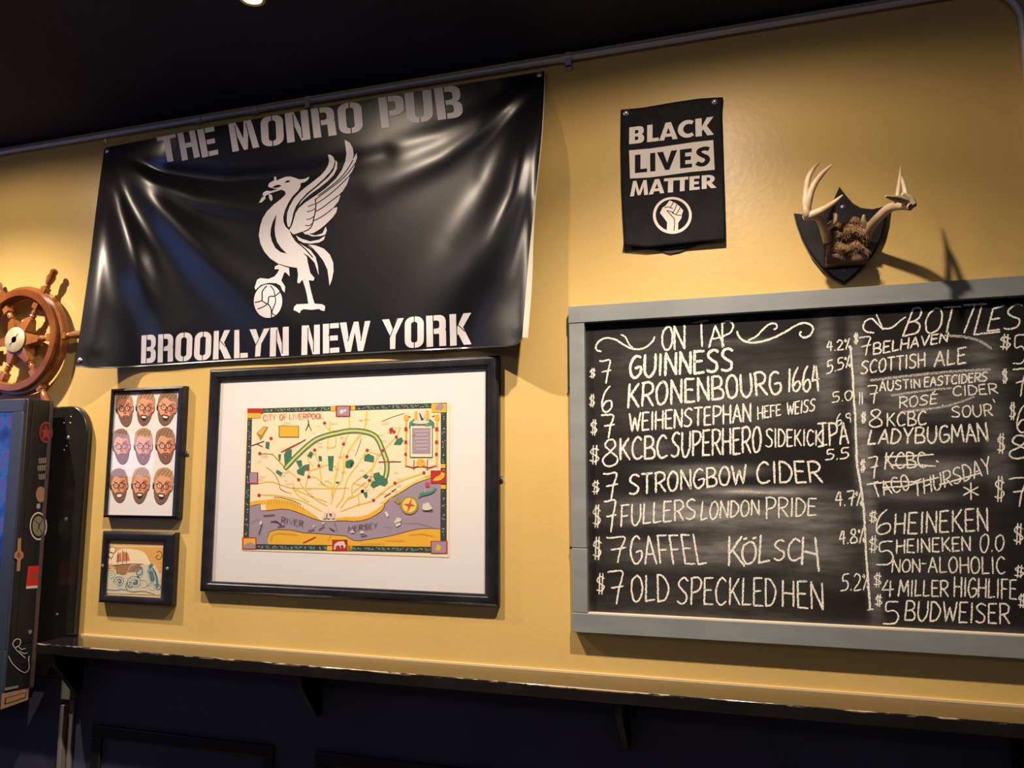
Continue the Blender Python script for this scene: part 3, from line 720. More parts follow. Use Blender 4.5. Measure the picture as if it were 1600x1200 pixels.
# --- map
FY = -.026
o_ = rect_from([(327.5,577.5),(778.6,554),(777.5,948.7),(309.5,924)], FY); i_ = rect_from([(343.6,593.6),(758.7,576.4),(758,929),(328.6,907.5)], FY+.008)
mp = empty('framed_map', ((o_[0]+o_[1])/2, FY, o_[2])); tag(mp, 'large black framed illustrated river city map with wide white mat', 'framed picture')
frame_mesh(o_, i_, FY, -.001).build('frame', m_black, mp, bevel=.0012)
MY = FY+.016
slab((i_[0]-.004, i_[1]+.004, i_[2]-.004, i_[3]+.004), MY, MY+.003).build('mat_board', m_mat, mp)
MC = [srgb(226,208,176), srgb(52,60,62), srgb(70,128,100), srgb(150,134,150), srgb(218,166,54), srgb(214,190,92), srgb(168,44,40), srgb(58,48,50), srgb(60,112,86), srgb(200,196,186), srgb(150,132,66), srgb(190,70,60)]
MM = [mat('map_ink_%s' % n, c, .6, spec=.3) for n, c in zip(('paper','border','green','river','sand','road','red','line','park','pale','olive','title'), MC)]
CREAM, BORD, GRN, RIV, SAND, ROAD, RED, LINE, PARK, PALE, OLIVE, TITLE = range(12)
D_ = Decal(lambda x, y: atY(x, y, MY-.0010), .00005)
m1, m2, m3, m4 = crop(370,620,8), crop(540,620,8), crop(370,740,8), crop(540,740,8)
sheet = [(383.2,638),(703,628.3),(701.5,871),(377.5,860)]
D_.fill([sheet], CREAM)
outer = [(387.3,638.8),(698,629.2),(698,864.6),(379.4,858.2)]; inner = [(394.2,645.8),(688.8,637.6),(688,854.2),(388.9,850)]
D_.fill([outer], BORD, [inner])
random.seed(11)
mid = [lerp2(a, c, .5) for a, c in zip(outer, inner)]
grn = []; wht = []
for k in range(4):
    a, c = mid[k], mid[(k+1) % 4]; L = math.hypot(c[0]-a[0], c[1]-a[1]); n = int(L/7.5); dx, dy = (c[0]-a[0])/L, (c[1]-a[1])/L
    for q in range(n):
        p = lerp2(a, c, (q+.5)/n)
        if q % 3 == 0: grn.append([(p[0]-dx*4+dy*2.2, p[1]-dy*4-dx*2.2), (p[0]+dx*1-dy*.5, p[1]+dy*1-dx*2.4), (p[0]+dx*4-dy*2.2, p[1]+dy*4+dx*2.2), (p[0]-dx*1+dy*.8, p[1]-dy*1+dx*2.2)])
        else:
            for z in range(3): wht.append(ell(p[0]+random.uniform(-3,3)*abs(dx)+random.uniform(-2,2)*abs(dy), p[1]+random.uniform(-3,3)*abs(dy)+random.uniform(-2,2)*abs(dx), .8, .6, 6))
D_.polys(grn, GRN); D_.polys(wht, PALE)
shore = crops(m3, [(165,410),(230,392),(290,380),(300,462),(400,462),(560,442),(650,450),(750,480),(850,520),(950,560),(1050,590),(1150,596)])+crops(m4, [(0,590),(100,600),(200,590),(300,560),(400,505),(450,470),(482,420),(490,380),(560,310),(650,260),(750,200),(850,135),(950,95),(1070,55),(1188,40)])
south = crops(m4, [(1185,692),(1100,686),(1000,685),(930,690),(850,705),(750,730),(600,770),(450,800),(300,820),(180,840),(100,836),(0,780)])+crops(m3, [(1250,770),(1100,758),(950,745),(850,742),(750,722),(650,704),(500,700),(410,730),(385,800),(390,882)])
D_.fill([shore+south+crops(m3, [(150,880)])], RIV)
D_.fill([south+[inner[2]][:0]+crops(m3, [(390,880),(800,884)])+crops(m4, [(0,900),(600,910),(1185,916)])], SAND)
D_.fill([crops(m3, [(165,355),(270,335),(360,330),(480,310),(600,330),(700,350),(800,405),(900,470),(1000,540),(1060,590),(900,548),(750,478),(650,448),(560,440),(370,458),(360,380),(230,390),(165,410)])], SAND)
D_.fill([crops(m4, [(-120,560),(0,540),(150,545),(280,510),(380,455),(480,375),(485,420),(400,503),(300,557),(200,588),(0,592),(-120,585)])], SAND)
D_.fill([crops(m4, [(420,375),(560,285),(760,150),(900,75),(1070,-5),(1070,52),(850,132),(650,256),(495,372)])], ROAD)
D_.lines([shore[:-1], south[:-1]], 1.0, LINE)
D_.lines([crops(m3, [(400+i*33, 335+max(0,i-8)*14), (398+i*33, 385+max(0,i-8)*14)]) for i in range(14)], .9, OLIVE)
D_.lines([crops(m3, [(470,295),(560,300),(700,335),(800,385)])], 1.6, OLIVE)
roads = [[m1(1165,300), m1(1160,430), m1(1140,560), m1(1135,660)], [m1(1405,250), m1(1400,440), m1(1330,600), m1(1280,800), m1(1220,1080), m3(1190,300)], [m2(270,170), m2(240,400), m2(100,580), m2(20,720), m1(1330,900), m1(1310,1050), m3(1240,180), m3(1180,380)],
 [m2(680,390), m2(630,500), m2(500,640), m2(390,770), m2(330,900), m2(100,1080), m2(80,1200), m4(90,280), m4(40,300), m3(1300,430)], [m2(265,670), m2(150,850), m2(20,1030), m3(1330,290), m3(1240,420)], [m2(300,690), m2(430,720)],
 [m2(330,900), m2(300,1060), m4(210,220), m4(100,290), m3(1400,310)], [m2(980,950), m2(620,1080), m4(345,330), m4(150,390), m3(1300,470)], [m1(440,700), m1(600,880), m1(750,1010), m3(850,200), m3(1000,330), m3(1130,400)], [m1(280,1080), m1(420,1060), m1(560,1100), m1(700,1140), m3(900,180), m3(1100,185), m3(1400,180)],
 [m3(290,265), m3(480,270), m3(680,300), m3(860,360), m3(1060,470)], [m1(970,680), m1(1000,760), m1(1030,880), m1(920,920), m1(890,1000), m3(860,170)], [m1(1040,890), m1(1130,850), m1(1270,880)], [m1(900,1000), m1(1000,1010), m1(1080,1090), m3(1180,180)], [m1(1040,890), m1(1060,1080)],
 [m1(700,1050), m1(720,1150), m3(760,210), m3(950,290), m3(1120,350)], [m1(1160,420), m1(1080,330)], [m1(1180,430), m1(1230,440), m1(1230,620), m1(1120,630)], [m4(160,280), m4(170,400)], [m2(100,1080), m2(250,1120)], [m1(1440,1200), m1(1600,1080)], [m1(880,700), m1(900,800), m1(960,870)], [m1(1330,880), m1(1340,700)], [m3(700,180), m3(780,280), m3(900,350)], [m3(1100,90), m3(1180,120), m3(1190,300)]]
D_.lines(roads, 2.0, ROAD, 3)
D_.lines([[m1(1280,800), m1(1220,1080)], [m2(240,400), m2(100,580), m2(20,720), m1(1320,1000)], [m2(270,170), m2(240,400)], [m2(980,950), m2(620,1080), m4(345,330)], [m2(500,640), m2(390,770), m2(330,900)]], 3.0, ROAD, 3)
D_.lines([[m1(370,880), m1(470,960), m1(530,1080), m3(545,190), m3(640,240)], [m1(290,710), m1(440,720), m1(520,800), m1(600,880)], [m2(740,205), m2(580,255), m2(450,310)], [m1(1480,740), m1(1520,640), m1(1560,520)]], .7, LINE, 3)
D_.polys([crops(m1, P) for P in ([(590,720),(620,670),(690,650),(685,770),(600,850)], [(740,800),(810,790),(822,860),(780,890)], [(750,920),(850,850),(910,840),(910,890),(850,930),(840,990),(760,960)], [(880,740),(920,680),(960,700),(930,770)], [(1020,740),(1060,740),(1068,800),(1030,805)], [(1140,740),(1215,740),(1205,860),(1200,930),(1150,920)], [(1370,800),(1450,780),(1470,830),(1430,890),(1370,890)], [(500,910),(575,950),(550,990),(490,950)], [(365,560),(412,565),(405,655),(360,640)], [(520,720),(555,715),(545,800),(525,800)], [(250,450),(380,370),(300,540)][:3], [(1240,1060),(1285,1060),(1280,1085),(1240,1080)])]+
 [crops(m2, P) for P in ([(240,730),(290,710),(360,750),(350,820),(230,800)], [(600,600),(640,530),(700,505),(725,550),(690,600)], [(350,960),(420,940),(440,980),(520,1000),(530,1080),(490,1120),(430,1100),(350,1140),(310,1110),(330,1060),(370,1050),(350,1010)], [(210,1000),(250,965),(290,990),(260,1030)], [(0,820),(60,780),(110,810),(90,870),(0,880)])]+[crops(m4, [(220,240),(270,225),(275,290),(250,305)])], PARK)
ringr = [m1(610,890), m1(700,790), m1(800,690), m1(900,600), m1(1000,530), m1(1120,485), m1(1250,455), m2(0,432), m2(130,424), m2(250,440), m2(350,475), m2(410,540), m2(450,630), m2(480,710), m2(510,800), m2(518,900), m2(500,1010)]
D_.lines([ringr], 8.2, BORD, 4); D_.lines([ringr], 7.4, GRN, 4); D_.lines([ringr], 3.0, ROAD, 4)
D_.polys([ell(*m1(*p), 2.6, 2.6, 10) for p in ((1098,328),(975,665),(1335,592),(1378,747),(290,708),(1028,862),(902,1000),(775,1035),(890,905),(430,520))]+[ell(*m2(*p), 2.6, 2.6, 10) for p in ((272,668),(636,503),(468,672),(980,948),(300,1045),(618,1078),(210,1180))]+[ell(*m4(350,333), 2.6, 2.6, 10), ell(*m3(280,270), 2.6, 2.6, 10), ell(*m3(1572,220), 2.6, 2.6, 10)], RED)
D_.lines([crops(m1, [(560,690),(700,620),(790,575)]), crops(m4, [(490,290),(560,245)]), crops(m2, [(420,815),(600,810)]), crops(m3, [(835,865),(985,795)])], 2.4, RED)
D_.lines([crops(m1, [(790,575),(860,535)]), crops(m4, [(580,225),(630,190)]), crops(m2, [(600,810),(690,812)]), crops(m1, [(190,610),(340,555)]), crops(m1, [(250,590),(320,620)]), crops(m1, [(895,290),(900,340),(865,420)]), crops(m1, [(900,340),(930,420)])], 1.7, LINE)
# picture boxes of the border
def bx(f, x0, y0, x1, y1): return crops(f, [(x0,y0),(x1,y0),(x1,y1),(x0,y1)])
D_.polys([bx(m1,135,145,330,210), bx(m1,1240,110,1420,250), bx(m2,1065,920,1260,1085), bx(m3,70,795,245,945), bx(m4,1065,840,1275,1000), bx(m3,1195,825,1385,965), bx(m1,160,945,270,1090), bx(m4,-20,825,20,950)], RED)
D_.polys([bx(m1,140,205,300,265), bx(m2,1075,85,1260,195), bx(m3,85,810,235,935), bx(m2,1190,840,1250,890), bx(m4,1190,140,1255,190), bx(m1,1175,120,1235,180), bx(m1,1430,115,1480,165), bx(m3,1130,905,1195,960), bx(m3,1385,905,1440,955), bx(m4,30,905,85,960)], SAND)
D_.polys([bx(m1,1258,125,1405,235), bx(m4,1080,850,1260,990), bx(m1,165,955,255,1075)], RIV)
D_.polys([crops(m2, [(1120,150),(1150,95),(1210,85),(1230,130),(1200,170),(1140,165)]), crops(m3, [(90,900),(130,870),(180,860),(235,890),(235,930),(90,932)])], RIV)
D_.polys([crops(m3, [(1215,945),(1225,880),(1270,850),(1340,845),(1365,900),(1345,945),(1330,890),(1300,900),(1305,950),(1285,900),(1245,900),(1235,950)]), crops(m1, [(1285,200),(1300,160),(1340,165),(1370,150),(1365,185),(1330,190),(1320,215)])], PALE)
D_.polys([crops(m2, [(1085,1050),(1130,1000),(1180,980),(1200,940),(1245,960),(1230,1010),(1190,1040),(1150,1050)]), crops(m4, [(1120,960),(1150,880),(1200,910),(1180,960)])], SAND)
D_.polys([bx(m1,525,360,780,505), crops(m1, [(250,455),(335,370),(395,375),(330,490),(300,540)])], OLIVE); D_.polys([bx(m1,542,372,768,495), crops(m1, [(262,455),(335,385),(370,385),(310,480)])], SAND)
# cartouche
D_.polys([bx(m2,800,350,1100,385), bx(m2,805,375,1090,760), crops(m2, [(795,390),(800,320),(860,270),(880,350)]), crops(m2, [(1110,390),(1110,320),(1050,270),(1030,350)])], GRN); D_.polys([bx(m2,815,365,1080,750)], CREAM); D_.polys([bx(m2,835,390,1065,715)], RIV)
D_.lines([crops(m2, [(865+20*(i % 2), 430+i*45), (1040-20*(i % 2), 425+i*45)]) for i in range(6)], 1.1, PALE)
D_.lines([crops(m2, [(760,240),(755,870)]), crops(m2, [(1145,240),(1140,870)])], 3.2, SAND)
D_.lines([crops(m2, [(750,860),(850,885),(940,860),(1040,885),(1140,860)]), crops(m2, [(858,790),(855,910)]), crops(m2, [(1025,790),(1022,910)]), crops(m2, [(745,235),(810,250)]), crops(m2, [(1085,245),(1165,225)])], 1.7, RED)
D_.polys([bx(m2,738,380,775,430), bx(m2,738,545,772,590), bx(m2,738,700,768,740), bx(m2,1122,380,1160,430), bx(m2,1122,545,1158,590), bx(m2,1122,700,1155,740)], RED)
D_.polys([ell(*m2(940,825), 6.5, 6.5, 14), ell(*m2(760,260), 4, 5, 10), ell(*m2(1145,260), 4, 5, 10), bx(m2,865,180,895,300), bx(m2,1005,170,1040,290), crops(m2, [(935,290),(900,310),(960,330),(1020,300)])], SAND)
D_.polys([ell(*m2(945,315), 13, 3.4, 16), ell(*m2(950,230), 5, 8, 12)], PALE); D_.polys([crops(m2, [(920,200),(940,215),(960,260),(985,285),(950,300),(935,250)])], LINE)
D_.polys([crops(m2, [(545,400),(590,380),(600,415),(635,430),(600,460),(585,430),(560,465)])], RED)
# river details
D_.polys([ell(*m4(800,395), 14, 14.4, 28), crops(m4, [(610,340),(660,295),(680,330),(720,340),(660,385)])], OLIVE); D_.polys([ell(*m4(800,395), 11, 11.4, 28)], ROAD)
D_.polys([crops(m4, [(835,290),(822,375),(880,405),(818,412),(770,500),(785,412),(720,382),(795,376)])], TITLE)
D_.polys([crops(m4, [(905,315),(940,240),(990,230),(1060,225),(1100,200),(1110,155),(1120,190),(1150,175),(1110,230),(1040,265),(960,280)])], GRN); D_.polys([bx(m4,1000,110,1050,165)], TITLE)
D_.lines([crops(m4, [(1000,240),(1000,165)])], .8, PALE)
D_.polys([crops(m4, [(610,600),(650,545),(700,560),(690,640),(640,665)]), crops(m4, [(490,480),(520,470),(545,520),(520,550)]), crops(m4, [(970,380),(1040,360),(1090,440),(1000,470),(960,440)]), crops(m4, [(60,740),(90,690),(120,740)]), crops(m4, [(170,750),(210,705),(240,745)]), crops(m3, [(950,650),(990,645),(960,680)]), crops(m3, [(1060,620),(1110,600),(1080,640)]), crops(m3, [(285,620),(310,585),(325,610),(300,650)])], PALE)
D_.lines([crops(m3, [(340,525),(470,515)]), crops(m3, [(430,600),(500,595),(560,640)]), crops(m3, [(280,760),(320,640)]), crops(m3, [(905,715),(970,700)]), crops(m3, [(1035,700),(1100,655)]), crops(m3, [(1165,680),(1225,715)]), crops(m3, [(520,665),(600,650)]), crops(m4, [(200,780),(270,770)]), crops(m4, [(970,460),(1090,465)]), crops(m4, [(630,620),(700,600)])], 1.8, LINE)
D_.lines([crops(m4, [(740,610),(900,610),(1090,660)]), crops(m4, [(490,655),(580,665)]), crops(m4, [(800,760),(950,745),(1120,780)]), crops(m4, [(500,830),(740,835)]), crops(m4, [(200,880),(480,870)]), crops(m3, [(170,620),(230,575),(290,560)]), crops(m3, [(430,840),(440,770),(520,740),(640,745),(760,760)]), crops(m3, [(1140,830),(1180,770)])], .7, OLIVE)
D_.lines([crops(m3, [(1230,600),(1245,660),(1260,720)])], 1.2, GRN)
D_.lines([crops(m3, [(1125,545),(1130,510),(1160,500),(1190,510),(1195,545)])], 2.4, RED)
D_.polys([crops(m3, [(1080,560),(1100,470),(1130,480),(1120,560)]), crops(m3, [(1190,560),(1200,470),(1230,480),(1225,560)]), crops(m3, [(1135,560),(1150,420),(1170,560)])], PALE)
random.seed(5)
txt = []
for k in range(70):   # tiny captions, too small to read: short hatched lines
    x, y = random.uniform(400,680), random.uniform(655,775)
    if y > 790-abs(x-520)*.25: continue
    l = random.uniform(4, 11); txt.append([(x, y), (x+l, y-.25)])
D_.lines(txt, .7, PALE if False else OLIVE)
D_.lines([s for s in word_strokes('CITY', m1(335,296), m1(490,288), m1(490,218), m1(335,226), jit=0)+word_strokes('OF', m1(540,285), m1(628,282), m1(628,214), m1(540,217), jit=0)+word_strokes('LIVERPOOL', m1(662,280), m1(1085,266), m1(1085,204), m1(662,213), jit=0, gap=.18)], .95, TITLE)
D_.lines(word_strokes('RIVER', m3(560,610), m3(830,662), m3(838,592), m3(566,540), jit=0)+word_strokes('MERSEY', m4(35,727), m4(400,672), m4(406,610), m4(40,660), jit=0), 1.0, LINE)
D_.mb.build('map_print', MM, mp, flat=True)
plane_mb((i_[0]-.002, i_[1]+.002, i_[2]-.002, i_[3]+.002), FY+.0105).build('glass', m_glass, mp, flat=True)
q = atY(783,748,-.012); b = MB(); b.box((o_[1]-.004, -.006, q.z-.008), (o_[1]+.010, -.002, q.z+.008)); b.lathe((o_[1]+.006,-.006,q.z), (0,-1,0), [(0,.005),(.003,.004),(.004,.001)], 10); b.build('hanger', m_screw, mp)

# --- poster of nine faces
FY = -.030; cF = crop(140,590,5)
o_ = rect_from([(173,607),(287,603),(276,811.6),(158,807.6)], FY); i_ = rect_from(crops(cF, [(195,110),(700,105),(640,1082),(123,1070)]), FY+.006)
fp = empty('framed_poster', ((o_[0]+o_[1])/2, FY, o_[2])); tag(fp, 'tall black framed poster of nine bearded cartoon faces wearing glasses', 'framed picture')
frame_mesh(o_, i_, FY, -.001, .002).build('frame', m_black, fp, bevel=.001)
PY = FY+.013
slab((i_[0]-.003, i_[1]+.003, i_[2]-.003, i_[3]+.003), PY, PY+.003).build('poster_paper', mat('poster_paper_white', (.70,.67,.66), .8), fp)
FC = [srgb(214,156,124), srgb(122,88,72), srgb(178,138,102), srgb(44,34,34), srgb(232,222,214), srgb(190,116,90), srgb(150,116,92)]
FM = [mat('face_ink_%s' % n, c, .7, spec=.2) for n, c in zip(('skin','beard','hair','outline','white','shade','greyhair'), FC)]
SK, BE, HA, OU, WH, SD, GH = range(7)
D_ = Decal(lambda x, y: atY(x, y, PY-.0008), .00005)
random.seed(2)
faces = [(275,250,62,128,-.10,0,0),(433,245,66,126,.12,1,1),(603,245,72,126,.18,2,2),(250,545,64,126,-.08,0,2),(420,545,66,130,.02,3,1),(592,540,70,130,-.02,3,2),(230,850,64,122,-.05,4,2),(397,850,64,130,.10,1,1),(570,855,70,132,.16,2,0)]
for cx, cyf, rx, ry, rot, mouth, hs in faces:
    D_.layer = 0; c, s = math.cos(rot), math.sin(rot)
    def T(u, v): x, y = u*rx, v*ry; return cF(cx+x*c-y*s, cyf+x*s+y*c)
    def TP(P, sm=True): return [T(*p) for p in (catmull(P, 4, True) if sm else P)]
    head = [(0,-1),(.62,-.86),(.95,-.45),(.93,.0),(.80,.45),(.50,.86),(0,1.03),(-.5,.86),(-.80,.45),(-.93,0),(-.95,-.45),(-.62,-.86)]
    D_.polys([TP([(u*1.05, v*1.03) for u, v in head]), TP([(.88,-.12),(1.12,-.2),(1.1,.12),(.9,.22)]), TP([(-.88,-.12),(-1.12,-.2),(-1.1,.12),(-.9,.22)])], OU)
    D_.polys([TP(head), TP([(.88,-.08),(1.06,-.14),(1.04,.08),(.9,.16)])], SK)
    D_.polys([TP([(.2,-.35),(.8,-.4),(.85,.2),(.5,.5),(.35,.1)]), TP([(-.08,-.1),(.10,-.1),(.18,.2),(-.16,.2)])], SD)
    D_.polys([TP([(-.93,.1),(-.72,.25),(-.5,.42),(-.2,.34),(0,.36),(.2,.34),(.5,.42),(.72,.25),(.93,.1),(.80,.5),(.5,.88),(0,1.03),(-.5,.88),(-.80,.5)])], BE)
    hair = [(-1.02,-.05),(-1.10,-.45),(-.85,-.95),(-.1,-1.16),(.6,-1.08),(1.08,-.6),(1.02,.0),(.90,-.28),(.74,-.52),(.25,-.58+.06*(hs-1)),(-.30,-.68),(-.64,-.56),(-.88,-.26)]
    D_.polys([TP(hair)], GH if hs == 2 else HA)
    D_.lines([[T(-.7+.4*k, -.62-.05*(k % 2)), T(-.5+.4*k, -.85), T(-.1+.3*k, -1.04)] for k in range(4)], .7, OU, 3)
    D_.lines([[T(-.95,-.1), T(-.55,-.12)], [T(-.12,-.08), T(.12,-.08)], [T(.55,-.12), T(.95,-.1)], [T(-.62,-.32), T(-.2,-.22)], [T(.2,-.22), T(.62,-.34)]], 1.1, OU)
    for ex in (-.36, .36):
        D_.polys([TP([(ex-.17,-.08),(ex,-.12),(ex+.17,-.08),(ex,-.03)])], WH); D_.polys([[T(ex+.08*math.cos(a*.785), -.08+.04*math.sin(a*.785)) for a in range(8)]], OU)
        D_.lines([[T(ex+.30*math.cos(a*.449), -.06+.17*math.sin(a*.449)) for a in range(15)]], .85, OU)
    D_.lines([[T(-.06,.0), T(-.14,.2), T(.0,.26), T(.15,.2)]], .7, OU, 3)
    if mouth in (1, 2): D_.polys([TP([(-.34,.46),(0,.42),(.36,.44),(.25,.68),(-.1,.72)])], OU); D_.polys([TP([(-.26,.48),(0,.45),(.28,.47),(.2,.56),(-.15,.57)])], WH)
    elif mouth == 0: D_.polys([TP([(-.22,.55),(0,.58),(.24,.53),(.05,.66)])], SD); D_.lines([[T(-.28,.54), T(0,.58), T(.28,.52)]], .7, OU, 3)
    elif mouth == 3: D_.polys([TP([(-.2,.60),(0,.54),(.2,.60),(0,.68)])], SD); D_.lines([[T(-.25,.64), T(0,.56), T(.25,.63)]], .8, OU, 3)
    else: D_.polys([TP([(-.28,.52),(.28,.5),(.22,.66),(-.22,.68)])], WH); D_.lines([[T(-.3,.5), T(.3,.48), T(.24,.68), T(-.24,.7), T(-.3,.5)]], .7, OU)
D_.mb.build('faces_print', FM, fp, flat=True)
plane_mb((i_[0]-.002, i_[1]+.002, i_[2]-.002, i_[3]+.002), FY+.009).build('glass', m_glass, fp, flat=True)
for x, sx in ((o_[0], -1), (o_[1], 1)):
    z = (o_[2]+o_[3])/2-.005; b = MB(); b.box((min(x, x+sx*.016), -.004, z-.008), (max(x, x+sx*.016), -.001, z+.008)); b.lathe((x+sx*.009, -.004, z), (0,-1,0), [(0,.006),(.003,.005),(.004,.001)], 12); b.build('mounting_tab', m_screw, fp, smooth=True)

# --- small picture of a ship in waves
FY = -.030; cW = crop(140,810,6.667)
o_ = rect_from([(158,830),(272,832.5),(266.7,948),(152.7,941.7)], FY); i_ = rect_from(crops(cW, [(195,232),(770,240),(742,832),(165,798)]), FY+.006)
wp = empty('framed_drawing', ((o_[0]+o_[1])/2, FY, o_[2])); tag(wp, 'small black framed drawing of a red sailed ship on curling waves', 'framed picture')
frame_mesh(o_, i_, FY, -.001, .002).build('frame', m_black, wp, bevel=.001)
PY = FY+.012
WC = [srgb(222,186,130), srgb(232,214,180), srgb(172,186,178), srgb(92,116,126), srgb(200,124,92), srgb(160,116,86), srgb(70,60,56), srgb(206,196,170), srgb(214,160,90)]
WM = [mat('drawing_ink_%s' % n, c, .75, spec=.2) for n, c in zip(('paper','moon','wave','deep','sail','hull','line','foam','dusk'), WC)]
slab((i_[0]-.003, i_[1]+.003, i_[2]-.003, i_[3]+.003), PY, PY+.003).build('backing_paper', WM[0], wp)
D_ = Decal(lambda x, y: atY(x, y, PY-.0008), .00005)
D_.polys([crops(cW, [(200,300),(765,300),(745,560),(190,520)])], 8)
D_.polys([crops(cW, catmull([(235,480),(250,380),(330,320),(450,320),(560,350),(610,420),(620,490),(420,500)], 4, True))], 1)
D_.polys([crops(cW, [(180,540),(240,520),(340,600),(420,560),(520,480),(620,480),(680,480),(740,590),(742,800),(170,780)])], 7)
D_.polys([crops(cW, catmull(P, 4, True)) for P in ([(270,620),(330,600),(360,640),(340,720),(290,720),(265,670)], [(600,520),(650,500),(700,580),(725,680),(690,720),(620,680)], [(480,520),(540,500),(570,560),(540,620),(490,600)], [(430,620),(500,600),(540,650),(520,720),(440,720),(410,670)], [(190,560),(240,540),(265,600),(220,640)])], 2)
D_.polys([crops(cW, catmull(P, 4, True)) for P in ([(285,640),(325,630),(335,690),(300,700)], [(620,560),(660,560),(680,640),(640,660)], [(450,650),(500,640),(500,690),(450,690)], [(640,470),(665,490),(630,520),(615,500)])], 3)
D_.polys([crops(cW, P) for P in ([(285,380),(330,350),(335,450),(280,455)], [(345,345),(400,360),(420,440),(345,450)])], 4)
D_.polys([crops(cW, [(245,485),(440,470),(400,520),(380,580),(280,580),(275,520)])], 5); D_.polys([crops(cW, [(430,490),(520,480),(560,520),(470,560),(400,560)])], 5)
D_.lines([crops(cW, P) for P in ([(345,330),(345,480)], [(300,350),(295,470)], [(385,345),(385,470)], [(240,490),(440,475),(560,478)], [(215,300),(240,330),(225,400),(215,470)], [(700,350),(740,345),(755,390),(720,430),(690,400),(720,380)])], 1.0, 6, 3)
def curl(cx, cy_, r, a0, turns=1.4, n=18, sg=1): return [cW(cx+r*(1-i/n*.85)*math.cos(a0+sg*turns*2*math.pi*i/n), cy_+r*(1-i/n*.85)*math.sin(a0+sg*turns*2*math.pi*i/n)) for i in range(n+1)]
D_.lines([curl(225,590,52,2.6), curl(310,660,58,3.0), curl(470,670,80,2.6), curl(560,690,50,3.2), curl(650,720,44,3.4), curl(710,720,40,3.0), curl(510,560,60,3.4,1.2), curl(420,700,46,2.2)], 1.5, 3, 2)
D_.lines([curl(225,590,44,2.8), curl(470,670,70,2.8), curl(560,690,42,3.4), curl(310,660,48,3.2), curl(650,720,36,3.6)], 1.3, 1, 2)
D_.lines([crops(cW, [(600+14*k, 560+8*k), (650+14*k, 510+20*k), (690+10*k, 600+20*k), (700+8*k, 720)]) for k in range(3)]+[crops(cW, [(180,740),(260,750),(350,740),(450,765),(560,760),(680,790)])], 1.1, 3, 4)
D_.polys([crops(cW, ell(240,330,32,34,14)), crops(cW, ell(222,380,24,30,14)), crops(cW, ell(210,450,18,36,14))], 1)
D_.lines([crops(cW, ell(240,330,32,34,14)), crops(cW, ell(222,380,24,30,14))], .7, 6)
D_.mb.build('ship_print', WM, wp, flat=True)
plane_mb((i_[0]-.002, i_[1]+.002, i_[2]-.002, i_[3]+.002), FY+.009).build('glass', m_glass, wp, flat=True)
for x in ((o_[0]+i_[0])/2-.002, (o_[1]+i_[1])/2+.002):
    z = (o_[2]+o_[3])/2+.002; b = MB(); b.lathe((x, FY+.001, z), (0,-1,0), [(0,.0065),(.002,.0062),(.0035,.004),(.004,.001)], 14); b.build('screw', m_screw, wp, smooth=True)

# ------------------------------------------------------------------ chalkboard
BF, BS = -.034, -.010
a = rect_from([(882.8,478),(1240,455),(1240,1008),(898,989.5)], BF)
BX0, BZ1, BZ0 = a[0], atY(1240,456,BF).z, (atY(900,991,BF).z+atY(1600,1026,BF).z)/2
BZ1 = (atY(884,478,BF).z+atY(1560,435,BF).z)/2
IX0 = (atY(908.5,502.5,BF).x+atY(922.5,961,BF).x)/2; IZ1 = (atY(908.5,502.5,BF).z+atY(1600,463,BF).z)/2; IZ0 = (atY(922,961,BF).z+atY(1600,992,BF).z)/2
BX1 = 1.42; IX1 = BX1-(IX0-BX0)
cb = empty('chalkboard', ((BX0+BX1)/2, BF, BZ0)); tag(cb, 'large chalkboard drinks menu in a painted grey wooden frame', 'chalkboard')
GX, GZ = 200, 110
b = MB(); vs = []; dust = []
random.seed(21)
BL = []  # wiped, dusty patches, measured in the photo: cx, cy, rx, ry, strength
for cx, cyf, rx, ry, s_ in ((1100,735,95,10,.16),(1180,768,110,8,.20),(1060,800,130,24,.16),(1150,805,160,22,.15),(1080,865,140,24,.15),(1200,850,120,22,.12),(1000,700,60,14,.08),(1290,560,16,90,.12),(1345,650,14,160,.20),(1365,880,12,120,.12),(1440,560,90,14,.14),(1450,625,110,30,.13),(1430,690,90,16,.08),(1450,735,100,20,.16),(1480,590,110,8,.16),(1540,560,30,40,.10),(1560,700,22,70,.10),(1270,800,60,40,.09),(1280,870,70,50,.07),(1200,600,120,60,.045),(1010,560,90,50,.04),(1100,930,180,40,.035),(1450,850,120,100,.03),(1100,640,180,40,.05),(1155,535,60,6,.10),(1420,775,80,9,.10),(1180,770,60,3,.25)):
    p = atY(cx, cyf, BS); e = atY(cx+rx, cyf, BS); g_ = atY(cx, cyf+ry, BS); BL.append((p.x, p.z, abs(e.x-p.x), abs(p.z-g_.z), s_))
for j in range(GZ+1):
    for i in range(GX+1):
        x = IX0-.01+(IX1-IX0+.02)*i/GX; z = IZ0-.01+(IZ1-IZ0+.02)*j/GZ; vs.append((x, BS, z))
        d = .006
        for bx_, bz, rx, rz, s_ in BL:
            r = (abs((x-bx_)/rx)**3+abs((z-bz)/rz)**3)
            if r < 6: d += 1.9*s_*math.exp(-r*1.3)
        d += .10*math.exp(-(z-IZ0)/.012)+.05*math.exp(-(x-IX0)/.008)
        dust.append(d)
b.add(vs, [(j*(GX+1)+i, j*(GX+1)+i+1, (j+1)*(GX+1)+i+1, (j+1)*(GX+1)+i) for j in range(GZ) for i in range(GX)])
o = b.build('writing_surface', m_board, cb)
at = o.data.attributes.new('dust', 'FLOAT', 'POINT'); at.data.foreach_set('value', dust)
zj = atY(890,856,BF).z
